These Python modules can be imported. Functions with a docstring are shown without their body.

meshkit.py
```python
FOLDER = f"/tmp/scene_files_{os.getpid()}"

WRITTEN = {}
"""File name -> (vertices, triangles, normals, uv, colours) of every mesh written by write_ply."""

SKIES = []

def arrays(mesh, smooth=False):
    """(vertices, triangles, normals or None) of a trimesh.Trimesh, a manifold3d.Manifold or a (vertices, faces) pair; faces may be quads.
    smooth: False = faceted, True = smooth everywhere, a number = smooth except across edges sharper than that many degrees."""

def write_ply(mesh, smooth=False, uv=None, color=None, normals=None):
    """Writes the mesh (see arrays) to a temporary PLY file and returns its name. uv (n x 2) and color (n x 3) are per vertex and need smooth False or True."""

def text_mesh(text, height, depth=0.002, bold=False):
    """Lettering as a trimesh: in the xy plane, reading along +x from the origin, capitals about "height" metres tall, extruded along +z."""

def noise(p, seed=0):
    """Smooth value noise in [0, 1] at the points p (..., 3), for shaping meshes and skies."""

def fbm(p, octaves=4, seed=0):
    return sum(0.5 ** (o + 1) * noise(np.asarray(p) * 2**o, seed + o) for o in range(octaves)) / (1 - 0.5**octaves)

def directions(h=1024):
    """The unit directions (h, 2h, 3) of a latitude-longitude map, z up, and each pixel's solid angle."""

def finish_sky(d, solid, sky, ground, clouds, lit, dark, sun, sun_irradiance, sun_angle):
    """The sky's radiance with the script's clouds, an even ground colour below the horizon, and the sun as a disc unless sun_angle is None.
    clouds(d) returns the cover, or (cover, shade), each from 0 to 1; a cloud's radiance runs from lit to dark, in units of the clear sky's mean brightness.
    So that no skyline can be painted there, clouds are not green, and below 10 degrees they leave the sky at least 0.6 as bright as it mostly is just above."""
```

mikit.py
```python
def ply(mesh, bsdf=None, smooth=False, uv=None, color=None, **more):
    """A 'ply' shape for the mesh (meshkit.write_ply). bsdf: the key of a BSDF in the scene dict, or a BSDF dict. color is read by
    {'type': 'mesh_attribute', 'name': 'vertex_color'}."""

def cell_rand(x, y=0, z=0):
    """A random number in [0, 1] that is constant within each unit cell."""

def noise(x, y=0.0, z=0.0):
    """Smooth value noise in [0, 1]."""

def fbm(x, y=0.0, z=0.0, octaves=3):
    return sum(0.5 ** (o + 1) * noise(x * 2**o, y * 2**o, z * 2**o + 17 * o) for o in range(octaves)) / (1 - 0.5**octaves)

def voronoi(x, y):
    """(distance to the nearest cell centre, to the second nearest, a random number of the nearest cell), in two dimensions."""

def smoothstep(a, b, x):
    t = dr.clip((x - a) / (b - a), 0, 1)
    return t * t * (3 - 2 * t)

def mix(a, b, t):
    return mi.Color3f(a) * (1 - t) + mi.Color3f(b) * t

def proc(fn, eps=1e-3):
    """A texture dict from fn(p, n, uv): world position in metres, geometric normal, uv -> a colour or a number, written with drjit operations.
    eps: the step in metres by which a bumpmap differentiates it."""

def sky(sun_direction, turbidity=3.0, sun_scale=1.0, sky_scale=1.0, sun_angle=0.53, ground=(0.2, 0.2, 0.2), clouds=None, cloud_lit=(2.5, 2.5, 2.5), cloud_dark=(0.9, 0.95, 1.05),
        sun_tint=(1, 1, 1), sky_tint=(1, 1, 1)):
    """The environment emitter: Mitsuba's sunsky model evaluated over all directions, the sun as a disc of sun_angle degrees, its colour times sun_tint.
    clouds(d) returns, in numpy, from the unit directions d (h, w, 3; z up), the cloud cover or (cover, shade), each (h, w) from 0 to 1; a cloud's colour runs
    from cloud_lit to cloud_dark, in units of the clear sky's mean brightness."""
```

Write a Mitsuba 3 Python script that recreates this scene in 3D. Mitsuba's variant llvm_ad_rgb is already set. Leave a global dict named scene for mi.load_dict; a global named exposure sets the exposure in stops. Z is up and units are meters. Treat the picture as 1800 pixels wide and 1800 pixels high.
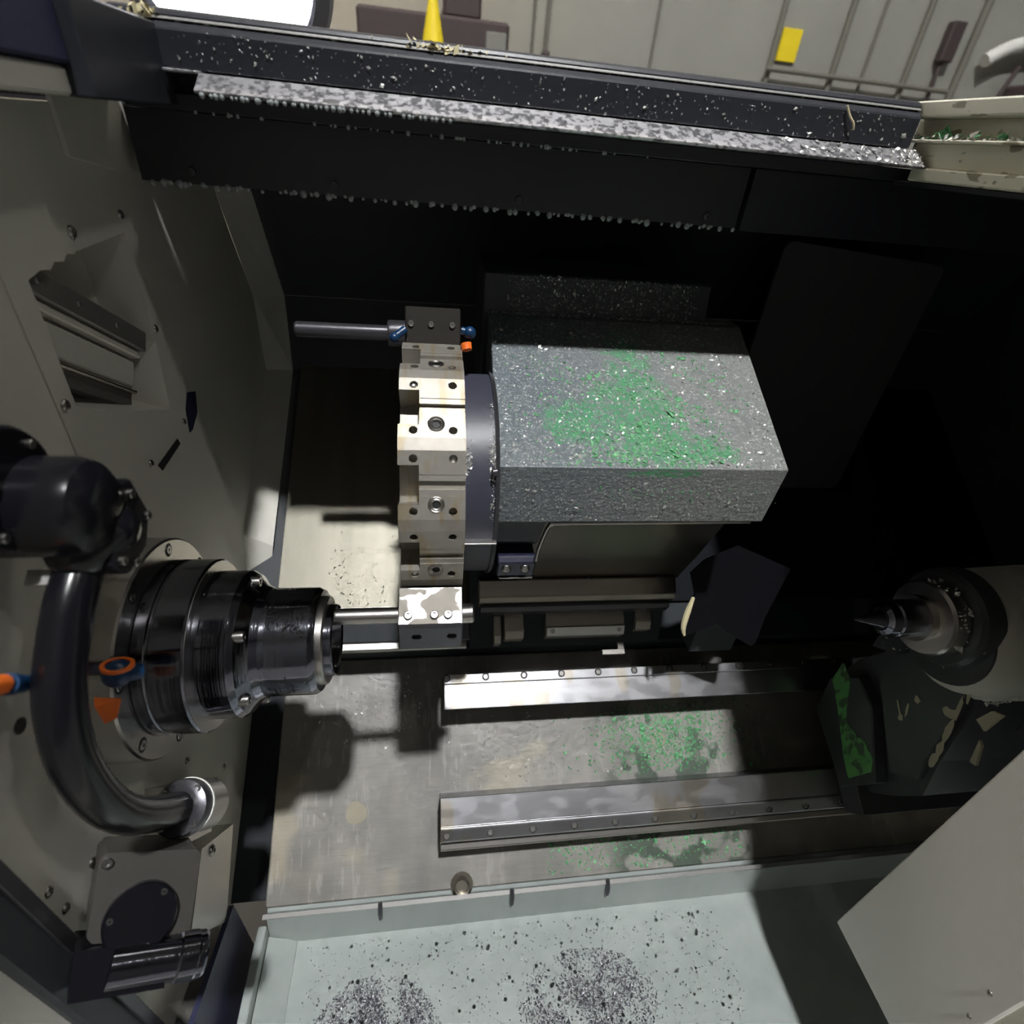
import math
import numpy as np
import trimesh
import manifold3d as m3
import drjit as dr
import mitsuba as mi
import mikit
import meshkit
from shapely.geometry import Polygon

T = mi.ScalarTransform4f
scene, labels = {}, {}
exposure = 0.0

# ------------------------------------------------------------------ camera
YAW, PITCH = math.atan(950 / 6500), math.radians(35)
EYE = np.array([0.0, 0.0, 1.70])
FWD = np.array([math.sin(YAW), math.cos(YAW) * math.cos(PITCH), -math.cos(YAW) * math.sin(PITCH)])
UPV = np.array([0, math.sin(PITCH), math.cos(PITCH)])
scene['camera'] = {'type': 'thinlens', 'fov': math.degrees(2 * math.atan(900 / 950)), 'fov_axis': 'x', 'aperture_radius': 0.0030, 'focus_distance': 0.93,
                   'near_clip': 0.02, 'far_clip': 100.0,
                   'to_world': T().look_at(origin=EYE.tolist(), target=(EYE + FWD).tolist(), up=UPV.tolist())}

# ------------------------------------------------------------------ lights of the shop (lamp bodies are built further down)
MAIN_POS, MAIN_R, MAIN_L = (0.50, -1.85, 9.9), 0.21, 2500.0       # round high bay lamp over the open roof of the machine
MAIN2_POS, MAIN2_L = (5.5, -1.0, 9.9), 190.0                         # a second high bay lamp further right
STRIP_POS, STRIP_SIZE, STRIP_L = (-2.0, 3.4, 5.3), (10.0, 0.5), 7.5  # long strip lamp in front of the shop's back wall
WORK_L = 7.0                                                       # round work lamp behind the machine


def rgb(*c):
    return {'type': 'rgb', 'value': [float(v) for v in c]}


def emit(c, s):
    return {'type': 'area', 'radiance': rgb(*(np.array(c) * s))}


# ------------------------------------------------------------------ materials
noise, fbm, smoothstep, mix = mikit.noise, mikit.fbm, mikit.smoothstep, mikit.mix


def principled(name, color, rough, metal=0.0, bump=None, bump_scale=1.0, eps=1e-3, **kw):
    c = mikit.proc(color) if callable(color) else rgb(*color)
    r = mikit.proc(rough) if callable(rough) else float(rough)
    b = {'type': 'principled', 'base_color': c, 'roughness': r, 'metallic': metal, **kw}
    if bump is not None:
        b = {'type': 'bumpmap', 'tex': mikit.proc(bump, eps), 'scale': bump_scale, 'bsdf': b}
    scene[name] = {'type': 'twosided', 'bsdf': b}


BT, BN = np.array([-0.8318, -0.5551]), np.array([-0.5551, 0.8318])     # bed directions in (y, z): down the slope, and out of it
SP = np.array([0.5789, 1.0622])                                        # spindle axis in (y, z)


def bed_s(p):
    return (p.y - SP[0]) * float(BT[0]) + (p.z - SP[1]) * float(BT[1])


def f_bed(p, n, uv):
    s = bed_s(p)
    streak = fbm(p.x * 45, s * 9, 1.0)
    cloud = fbm(p.x * 9, s * 9, 4.0)
    scratch = noise(p.x * 30, s * 700, 2.0)
    c = mix([0.14, 0.136, 0.124], [0.25, 0.24, 0.215], smoothstep(0.25, 0.75, cloud) * 0.6 + streak * 0.35)
    tan = smoothstep(0.60, 0.74, fbm(p.x * 6 + 3, s * 8, 9.0))
    c = mix(c, [0.34, 0.30, 0.215], tan * 0.55)
    c = c * (0.95 + 0.10 * scratch)
    dry = smoothstep(0.60, 0.72, fbm(p.x * 150, s * 26, 3.0)) * smoothstep(0.48, 0.60, fbm(p.x * 12 + 5, s * 5, 8.0))
    c = mix(c, [0.36, 0.35, 0.33], dry * 0.28)
    g = smoothstep(0.36, 0.45, p.x) * smoothstep(0.80, 0.68, p.x) * smoothstep(0.08, 0.14, s)
    g = g * smoothstep(0.50, 0.60, fbm(p.x * 22, s * 22, 7.0))
    return mix(c, [0.022, 0.045, 0.026], g * 0.85)


def r_bed(p, n, uv):
    return 0.30 + 0.30 * fbm(p.x * 14, bed_s(p) * 14, 3.0)


def f_wall(p, n, uv):
    a = fbm(p.y * 5, p.z * 5, p.x * 5)
    return mix([0.60, 0.59, 0.53], [0.68, 0.665, 0.60], a)


def f_black(p, n, uv):
    a = fbm(p.x * 6, p.y * 6, p.z * 6)
    return mix([0.015, 0.016, 0.021], [0.028, 0.030, 0.037], a)


def f_ledge(p, n, uv):
    a = fbm(p.x * 170, p.y * 170, p.z * 170)
    ends = smoothstep(-0.30, -0.10, p.x) * smoothstep(0.66, 0.38, p.x)
    return mix([0.16, 0.16, 0.17], [0.60, 0.59, 0.61], smoothstep(0.34, 0.60, a) * (0.45 + 0.55 * ends))


def blob(p, x, z, sx, sz):
    return dr.exp(-dr.square((p.x - x) / sx) - dr.square((p.z - z) / sz))


def f_house(p, n, uv):
    a = fbm(p.x * 16, p.y * 16, p.z * 16, octaves=4)
    fine = fbm(p.x * 330, p.y * 330, p.z * 330)
    c = mix([0.088, 0.112, 0.130], [0.185, 0.19, 0.18], smoothstep(0.15, 0.50, p.x) * 0.65 + a * 0.45)
    c = c * (0.75 + 0.5 * fine)
    c = mix(c, [0.42, 0.44, 0.42], smoothstep(0.58, 0.68, fbm(p.x * 420, p.y * 420, p.z * 420)) * 0.55)
    g = 0.60 * blob(p, 0.345, 1.385, 0.070, 0.045) + 0.9 * blob(p, 0.39, 1.323, 0.10, 0.010) + 0.95 * blob(p, 0.205, 1.338, 0.032, 0.013) + 0.70 * blob(p, 0.30, 1.345, 0.11, 0.020) + 0.75 * blob(p, 0.34, 1.302, 0.09, 0.008)
    g = smoothstep(0.30, 0.56, g * (0.15 + 1.4 * fbm(p.x * 85, p.y * 85, p.z * 85, octaves=4)))
    g = g * (0.25 + 0.75 * smoothstep(0.40, 0.54, fbm(p.x * 240, p.y * 240, p.z * 240)))
    return mix(c, [0.055, 0.24, 0.105], g * 0.9)


def f_tur(p, n, uv):
    a = fbm(p.x * 35, p.y * 35, p.z * 35)
    st = fbm(p.x * 90, p.y * 18, p.z * 18 + 4)
    c = mix([0.31, 0.29, 0.25], [0.42, 0.40, 0.36], a)
    return mix(c, [0.33, 0.25, 0.13], smoothstep(0.50, 0.70, st) * 0.6)


def f_rail(p, n, uv):
    s = bed_s(p)
    c = mix([0.50, 0.50, 0.52], [0.62, 0.62, 0.64], fbm(p.x * 6, s * 22, 2.0))
    st = smoothstep(0.57, 0.66, fbm(p.x * 16, s * 8, 5.0))
    return mix(c, [0.50, 0.44, 0.33], st * 0.6)


def r_rail(p, n, uv):
    s = bed_s(p)
    return 0.265 + 0.04 * smoothstep(0.40, 0.62, fbm(p.x * 26, s * 50, 6.0))


def f_trough(p, n, uv):
    a = fbm(p.x * 7, p.y * 7, p.z * 3)
    b = fbm(p.x * 30, p.y * 30, p.z * 3)
    return mix([0.21, 0.24, 0.23], [0.33, 0.36, 0.345], a * 0.6 + b * 0.4)


def wet(p):
    return smoothstep(0.47, 0.53, fbm(p.x * 38 + 2.0, p.y * 38, p.z * 38) + 2.2 * (p.x + 0.012) * smoothstep(1.10, 1.14, p.z))


def f_wet(p, n, uv):
    return mix([0.22, 0.205, 0.18], [0.70, 0.70, 0.68], wet(p))


def r_wet(p, n, uv):
    return 0.62 - 0.30 * wet(p)


def b_turn(p, n, uv):
    return noise(p.x * 2400.0, 3.0, 1.0)


def f_cream(p, n, uv):
    a = fbm(p.x * 9, p.y * 9, p.z * 30)
    sp = smoothstep(0.66, 0.72, fbm(p.x * 70, p.y * 40, p.z * 70))
    return mix(mix([0.56, 0.545, 0.44], [0.66, 0.645, 0.53], a), [0.16, 0.15, 0.08], sp * 0.8)


def f_panel(p, n, uv):
    s = bed_s(p)
    return mix([0.20, 0.19, 0.155], [0.27, 0.255, 0.21], fbm(p.x * 30, s * 3, 1.0))


def f_steelbar(p, n, uv):
    return mix([0.20, 0.18, 0.15], [0.38, 0.345, 0.29], fbm(p.x * 8, p.y * 30, p.z * 30))


def f_chip(p, n, uv):
    return mix([0.55, 0.55, 0.52], [0.85, 0.85, 0.82], mikit.cell_rand(p.x * 300, p.y * 300, p.z * 300))


def f_swarf(p, n, uv):
    k = mikit.cell_rand(p.x * 260, p.y * 260, p.z * 260)
    return mix([0.10, 0.10, 0.12], [0.46, 0.46, 0.48], k * k)


def f_green(p, n, uv):
    return mix([0.03, 0.17, 0.06], [0.17, 0.46, 0.21], mikit.cell_rand(p.x * 300, p.y * 300, p.z * 300))


def f_shop(p, n, uv):
    warm = smoothstep(1.6, -0.6, p.x)
    c = mix([0.27, 0.27, 0.24], [0.40, 0.36, 0.29], warm)
    return c * (0.93 + 0.14 * fbm(p.x * 2, p.z * 2, 1.0))


def f_tail(p, n, uv):
    a = fbm(p.x * 11, p.y * 11, p.z * 11)
    return mix([0.028, 0.034, 0.036], [0.06, 0.068, 0.07], a)


def f_smear(p, n, uv):
    a = fbm(p.x * 40, p.y * 40, p.z * 12)
    c = mix([0.06, 0.26, 0.06], [0.17, 0.44, 0.14], a)
    return mix(c, [0.04, 0.05, 0.04], smoothstep(0.50, 0.62, fbm(p.x * 30, p.y * 60, p.z * 28)) * 0.8)


def f_sleeve(p, n, uv):
    a = fbm(p.x * 26, p.y * 10, p.z * 10)
    return mix([0.42, 0.41, 0.37], [0.68, 0.665, 0.60], a)


def b_fine(p, n, uv):
    return fbm(p.x * 260, p.y * 260, p.z * 260)


def b_wet(p, n, uv):
    return fbm(p.x * 110, p.y * 110, p.z * 110)


principled('bed_paint', f_bed, r_bed, bump=b_wet, bump_scale=0.0012, specular=0.6)
principled('wall_paint', f_wall, 0.55, specular=0.3)
principled('black_paint', f_black, 0.36, specular=0.5)
principled('dark_sheet', (0.045, 0.049, 0.054), 0.45, specular=0.25)
principled('guard_sheet', (0.065, 0.066, 0.070), 0.5, specular=0.3)
principled('ledge_metal', f_ledge, 0.30, metal=0.55, bump=b_fine, bump_scale=0.0016)
principled('housing_paint', f_house, 0.48, bump=b_fine, bump_scale=0.0012, specular=0.5)
principled('turret_steel', f_tur, 0.50, metal=0.75)
principled('rail_steel', f_rail, r_rail, metal=1.0)
principled('polished_steel', (0.20, 0.206, 0.245), 0.11, metal=1.0, bump=b_turn, bump_scale=0.00006, eps=5e-5)
principled('ground_steel', (0.62, 0.61, 0.59), 0.40, metal=1.0)
principled('satin_steel', (0.50, 0.48, 0.45), 0.27, metal=1.0)
principled('dark_steel', (0.085, 0.083, 0.092), 0.30, metal=0.7)
principled('brown_steel', f_steelbar, 0.30, metal=0.9)
principled('stainless_sheet', f_panel, 0.52, metal=0.9)
principled('trough_paint', f_trough, 0.33, bump=b_wet, bump_scale=0.0008, specular=0.6)
principled('cream_paint', f_cream, 0.5)
principled('door_paint', (0.74, 0.725, 0.665), 0.5)
principled('rubber', (0.005, 0.005, 0.007), 0.20, specular=0.45)
principled('screw_steel', (0.42, 0.41, 0.39), 0.26, metal=1.0)
principled('hole_black', (0.012, 0.012, 0.012), 0.6)
principled('blue_plastic', (0.004, 0.030, 0.085), 0.35)
principled('orange_plastic', (0.80, 0.16, 0.02), 0.4)
principled('white_gasket', (0.72, 0.72, 0.68), 0.4)
principled('bright_chips', f_chip, 0.30, metal=0.7)
principled('swarf', f_swarf, 0.30, metal=0.75)
principled('green_flakes', f_green, 0.55)
principled('green_smear', f_smear, 0.42)
principled('bare_paint', (0.46, 0.42, 0.30), 0.6)
principled('filler', (0.26, 0.235, 0.175), 0.5)
principled('tail_paint', f_tail, 0.36)
principled('sleeve_rubber', f_sleeve, 0.55, bump=b_fine, bump_scale=0.0006)
principled('blue_paint', (0.024, 0.027, 0.06), 0.45)
principled('navy_steel', (0.016, 0.018, 0.036), 0.3)
principled('shop_paint', f_shop, 0.7)
principled('shop_floor', (0.22, 0.21, 0.20), 0.5)
principled('shop_dark', (0.055, 0.04, 0.04), 0.6)
principled('pipe_grey', (0.15, 0.145, 0.12), 0.6)
principled('shop_far', (0.07, 0.07, 0.07), 0.7)
principled('shop_ceiling', (0.5, 0.5, 0.5), 0.7)
principled('shop_grey', (0.20, 0.20, 0.18), 0.6)
principled('sign_yellow', (0.80, 0.62, 0.02), 0.5)
principled('lamp_grey', (0.30, 0.30, 0.32), 0.4)
principled('straw', (0.62, 0.56, 0.34), 0.6)
principled('lamp_window', (0.74, 0.73, 0.66), 0.14, specular=0.7)
principled('drum_paint', (0.036, 0.038, 0.054), 0.42, specular=0.5)
principled('box_grey', (0.055, 0.052, 0.047), 0.40, metal=0.25)
principled('block_steel', (0.42, 0.385, 0.33), 0.45, metal=0.8)
principled('milky_coolant', (0.30, 0.33, 0.33), 0.12, specular=0.6)
principled('sheet_metal', (0.20, 0.185, 0.16), 0.24, metal=0.9)
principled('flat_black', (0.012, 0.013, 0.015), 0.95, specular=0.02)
principled('lamp_rail', (0.16, 0.16, 0.15), 0.25, specular=0.6)
principled('matte_dark', (0.026, 0.030, 0.034), 0.62, specular=0.15)
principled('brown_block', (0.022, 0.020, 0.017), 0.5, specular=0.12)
principled('hard_black', (0.005, 0.005, 0.007), 0.5, specular=0.15)
principled('wet_ground', f_wet, r_wet, metal=1.0)
scene['coolant'] = {'type': 'dielectric', 'int_ior': 1.34, 'ext_ior': 1.0}


# ------------------------------------------------------------------ mesh helpers
def put(key, mesh, bsdf, smooth=False, to_world=None, **more):
    while key in scene:
        stem, _, num = key.rpartition('_')
        key = f'{stem}_{int(num) + 1:03d}' if num.isdigit() and len(num) == 3 else key + '_001'
    d = mesh if isinstance(mesh, dict) else mikit.ply(mesh, bsdf, smooth=smooth, **more)
    scene[key] = {**d, 'to_world': to_world} if to_world is not None else dict(d)
    return key


def tag(key, label=None, category=None, group=None, kind=None):
    labels[key] = {k: v for k, v in (('label', label), ('category', category), ('group', group), ('kind', kind)) if v}
    return key


def cat(*ms):
    return trimesh.util.concatenate([to_tm(m) for m in ms])


def to_tm(m):
    if hasattr(m, 'to_mesh'):
        q = m.to_mesh()
        return trimesh.Trimesh(np.array(q.vert_properties[:, :3]), np.array(q.tri_verts), process=False)
    return m


def to_mf(m):
    if not isinstance(m, trimesh.Trimesh):
        return m
    return m3.Manifold(m3.Mesh(np.asarray(m.vertices, np.float32), np.asarray(m.faces, np.uint32)))


def hull(pts):
    return to_tm(m3.Manifold.hull_points(np.asarray(pts, float)))


def xmap(mesh):
    """(a, b, c) of a mesh built along z becomes (c, a, b): the profile plane is (y, z), the length runs along x."""
    v = np.asarray(mesh.vertices)
    return trimesh.Trimesh(v[:, [2, 0, 1]], mesh.faces, process=False)


def prism(poly, x0, x1):
    """A prism along x with the (y, z) outline poly."""
    pg = poly if isinstance(poly, Polygon) else Polygon(poly)
    m = trimesh.creation.extrude_polygon(pg, x1 - x0, engine='earcut')
    m.apply_translation([0, 0, x0])
    return xmap(m)


def chamfer_ring(poly, b):
    p = np.asarray(poly, float)
    out = []
    for i in range(len(p)):
        for q in (p[i - 1], p[(i + 1) % len(p)]):
            d = q - p[i]
            out.append(p[i] + d / np.linalg.norm(d) * b)
    return np.array(out)


def cprism(poly, x0, x1, b=0.0015):
    """A convex prism along x with all its edges chamfered by about b."""
    ring = chamfer_ring(poly, b)
    inner = np.array(Polygon(poly).buffer(-b, join_style=2).exterior.coords)[:-1]
    pts = [(x, y, z) for x in (x0 + b, x1 - b) for y, z in ring] + [(x, y, z) for x in (x0, x1) for y, z in inner]
    return hull(pts)


def box(x0, x1, y0, y1, z0, z1, b=0.0015):
    return cprism([(y0, z0), (y1, z0), (y1, z1), (y0, z1)], x0, x1, min(b, (x1 - x0) / 3, (y1 - y0) / 3, (z1 - z0) / 3))


def bed_yz(s, m):
    q = SP + BT * s + BN * m
    return (float(q[0]), float(q[1]))


def bedprism(sm, x0, x1, b=0.0015):
    return cprism([bed_yz(s, m) for s, m in sm], x0, x1, b)


def bedbox(x0, x1, s0, s1, m0, m1, b=0.0015):
    return bedprism([(s0, m0), (s1, m0), (s1, m1), (s0, m1)], x0, x1, b)


def bed_pt(x, s, m):
    return np.array([x, *bed_yz(s, m)])


def lathe(profile, centre=(0.0, 0.0), n=64):
    """Revolves [(x, r), ...] about the line through (y, z) = centre along x."""
    m = trimesh.creation.revolve(np.array([(max(r, 0.0), x) for x, r in profile]), sections=n)
    m.merge_vertices()
    m = xmap(m)
    m.apply_translation([0, *centre])
    if m.volume < 0:
        m.invert()
    return m


def frame(axis, hint=(0, 0, 1)):
    a = np.asarray(axis, float) / np.linalg.norm(axis)
    h = np.asarray(hint, float)
    if abs(a @ h) > 0.95:
        h = np.array([1.0, 0, 0])
    u = np.cross(h, a)
    u /= np.linalg.norm(u)
    return np.stack([u, np.cross(a, u), a], 1)      # columns: side, up, axis


def pose(centre, axis, hint=(0, 0, 1), scale=1.0):
    M = np.eye(4)
    M[:3, :3] = frame(axis, hint) * scale
    M[:3, 3] = centre
    return M


def moved(mesh, centre, axis, hint=(0, 0, 1)):
    m = mesh.copy()
    m.apply_transform(pose(centre, axis, hint))
    return m


def turned(profile, n=40):
    """Revolves [(r, h), ...] about z."""
    m = trimesh.creation.revolve(np.array(profile, float), sections=n)
    m.merge_vertices()
    if m.volume < 0:
        m.invert()
    return m


def slab(points, normal, thick):
    """A plate: the flat polygon points (in order), thickened against its normal. The polygon may be concave."""
    p = np.asarray(points, float)
    R = frame(normal)
    o = p[0]
    q = (p - o) @ R
    pg = Polygon(q[:, :2])
    m = trimesh.creation.extrude_polygon(pg, thick, engine='earcut')
    m.apply_translation([0, 0, -thick])
    v = np.asarray(m.vertices) @ R.T + o
    return trimesh.Trimesh(v, m.faces, process=False)


def tube(path, r, n=24, steps=8, caps=True):
    """A round tube through the points (Catmull-Rom); r a number or one per point."""
    P = np.asarray(path, float)
    rr = np.broadcast_to(np.asarray(r, float), (len(P),))
    Q, RR = [], []
    for i in range(len(P) - 1):
        p0, p1, p2, p3 = P[max(i - 1, 0)], P[i], P[i + 1], P[min(i + 2, len(P) - 1)]
        for k in range(steps):
            t = k / steps
            Q.append(0.5 * (2 * p1 + (p2 - p0) * t + (2 * p0 - 5 * p1 + 4 * p2 - p3) * t * t + (3 * p1 - p0 - 3 * p2 + p3) * t ** 3))
            RR.append(rr[i] * (1 - t) + rr[i + 1] * t)
    Q.append(P[-1]); RR.append(rr[-1])
    Q = np.array(Q)
    t = np.gradient(Q, axis=0)
    t /= np.linalg.norm(t, axis=1, keepdims=True)
    a = np.array([0.3, 0.5, 0.81]) if abs(t[0] @ [0.3, 0.5, 0.81]) < 0.9 else np.array([1.0, 0, 0])
    V, ang = [], np.arange(n) * 2 * np.pi / n
    for i in range(len(Q)):
        a = a - t[i] * (a @ t[i])
        a /= np.linalg.norm(a)
        b = np.cross(t[i], a)
        V.append(Q[i] + RR[i] * (np.cos(ang)[:, None] * a + np.sin(ang)[:, None] * b))
    V = np.concatenate(V)
    F = []
    for i in range(len(Q) - 1):
        for j in range(n):
            p, q = i * n + j, i * n + (j + 1) % n
            F += [(p, q, q + n), (p, q + n, p + n)]
    V = np.vstack([V, Q[0], Q[-1]])
    c0, c1 = len(V) - 2, len(V) - 1
    for j in range(n):
        F.append((c0, (j + 1) % n, j))
        F.append((c1, (len(Q) - 1) * n + j, (len(Q) - 1) * n + (j + 1) % n))
    return trimesh.Trimesh(V, np.array(F), process=False)


def cyl(r, h, n=32, b=0.0):
    b = b or min(r, h) * 0.08
    return turned([(0, 0), (r - b, 0), (r, b), (r, h - b), (r - b, h), (0, h)], n)


# a socket head screw of radius 1: its head stands on z = 0
def screw_mesh(h, socket=True, n=20):
    m = to_mf(turned([(0, -0.3), (1.0, -0.3), (1.0, h - 0.18), (0.84, h), (0, h)], n))
    if socket:
        m = m - m3.Manifold.cylinder(1.0, 0.52, 0.52, 6).translate([0, 0, h - 0.5])
    return to_tm(m)


SCREW = mikit.ply(screw_mesh(0.9), 'screw_steel', smooth=30)
BUTTON = mikit.ply(to_tm(to_mf(turned([(0, -0.2), (1.0, -0.2), (1.0, 0.08), (0.82, 0.38), (0.5, 0.55), (0, 0.6)], 20)) - m3.Manifold.cylinder(1.0, 0.42, 0.42, 6).translate([0, 0, 0.25])), 'screw_steel', smooth=35)
DARKSCREW = mikit.ply(screw_mesh(0.9), 'dark_steel', smooth=30)
BORE = mikit.ply(turned([(0.0, -0.4), (1.0, -0.4), (1.0, 0.03), (0.93, 0.05), (0.0, 0.02)], 24), 'hole_black', smooth=30)
HEAD = mikit.ply(to_tm(to_mf(turned([(0, -0.3), (0.70, -0.3), (0.70, 0.06), (0.60, 0.14), (0, 0.14)], 24)) - m3.Manifold.cylinder(1.0, 0.30, 0.30, 6).translate([0, 0, 0.04])), 'screw_steel', smooth=30)
SUNK = mikit.ply(cat(to_tm(to_mf(turned([(0.0, -0.4), (1.0, -0.4), (1.0, 0.05), (0.94, 0.10), (0.70, 0.10), (0.66, -0.18), (0, -0.18)], 20))),
                     turned([(0, -0.18), (0.5, -0.18), (0.46, 0.0), (0, 0.02)], 14)), 'screw_steel', smooth=30)


def screws(parent, name, kind, spots, r, axis, hint=(0, 0, 1)):
    for c in spots:
        put(f'{parent}__{name}', kind, None, to_world=T(pose(c, axis, hint, r)))


def flakes(points, normals, size, seed, flat=0.35):
    """Little crooked chips lying at the points: one mesh of thin four-sided solids."""
    rng = np.random.default_rng(seed)
    n = len(points)
    P, N = np.asarray(points, float), np.broadcast_to(np.asarray(normals, float), (n, 3))
    d = rng.normal(size=(n, 3))
    d -= N * (d * N).sum(1, keepdims=True)
    d /= np.linalg.norm(d, axis=1, keepdims=True)
    e = np.cross(N, d)
    L = size * np.exp(rng.normal(0, 0.45, n))[:, None]
    Wd = L * rng.uniform(0.3, 0.8, (n, 1))
    tilt = rng.uniform(0.0, flat, (n, 1)) * L
    V = np.stack([P - d * L + N * 0.1 * L, P + e * Wd + N * tilt, P + d * L + N * (0.1 * L + tilt), P - e * Wd + N * 0.15 * L, P + N * (0.45 * L)], 1).reshape(-1, 3)
    F = np.array([(0, 1, 4), (1, 2, 4), (2, 3, 4), (3, 0, 4), (0, 2, 1), (0, 3, 2)])
    return trimesh.Trimesh(V, (np.arange(n)[:, None, None] * 5 + F).reshape(-1, 3), process=False)


def drops(points, normals, sizes, drop=0.0):
    ico = trimesh.creation.icosphere(1)
    V, F = [], []
    for i, (p, nn, s) in enumerate(zip(points, np.broadcast_to(normals, (len(points), 3)), sizes)):
        R = frame(nn)
        v = ico.vertices * [s, s, s * (0.55 + drop)]
        V.append(v @ R.T + p)
        F.append(ico.faces + i * len(ico.vertices))
    return trimesh.Trimesh(np.concatenate(V), np.concatenate(F), process=False)

# ================================================================== the shop around the machine (setting)
def struct(key, mesh, bsdf, smooth=False):
    tag(put(key, mesh, bsdf, smooth), kind='structure')


struct('floor', box(-9, 9, -7, 5.52, -0.1, 0.0), 'shop_floor')
struct('ceiling', box(-9, 9, -7, 5.52, 10.6, 10.7), 'shop_ceiling')
struct('wall_back', box(-9, 9, 5.5, 5.6, 0, 10.6), 'shop_paint')
struct('wall_front', box(-9, 9, -7.1, -7.0, 0, 10.6), 'shop_far')
struct('wall_left', box(-9.1, -9, -7, 5.52, 0, 10.6), 'shop_paint')
struct('wall_right', box(9, 9.1, -7, 5.52, 0, 10.6), 'shop_far')

# ================================================================== headstock end: sheet metal and its screws
XW = -0.42
t = 'headstock_panel'
tag(t, 'beige painted sheet metal wall behind the chuck with screws and a lamp opening', 'panel')
WIN = [(0.648, 1.541), (0.720, 1.5452), (0.885, 1.549), (0.885, 1.400), (0.868, 1.294), (0.690, 1.372), (0.648, 1.40)]
OUT = [(-0.1, 0.25), (0.42, 0.25), (0.5212, 0.3139), (0.6927, 0.4302), (0.8966, 0.5678), (1.0202, 0.9237), (1.2599, 1.0717), (1.3966, 1.164), (1.3988, 1.3434), (1.3117, 1.4989), (1.2786, 1.5695), (1.256, 1.69), (-0.1, 1.69)]
put(t + '__sheet', prism(Polygon(OUT, [WIN]), XW - 0.006, XW), 'wall_paint')
IN = [(1.256, 1.69), (1.2786, 1.5695), (1.3988, 1.3434), (1.3966, 1.164), (1.0202, 0.9237), (0.8966, 0.5678)]
EDGE = [(1.300, 1.69), (1.324, 1.573), (1.464, 1.331), (1.4387, 1.1504), (1.0315, 0.8815), (0.8996, 0.5648)]
EX = [0.0546] * 5 + [0.003]
V, F = [], []
for (a, b, ex) in zip(IN, EDGE, EX):
    V += [(XW, *a), (XW + ex, *b), (XW + ex - 0.004, b[0] + 0.004, b[1] - 0.004), (XW - 0.004, a[0] + 0.004, a[1] - 0.004)]
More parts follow.
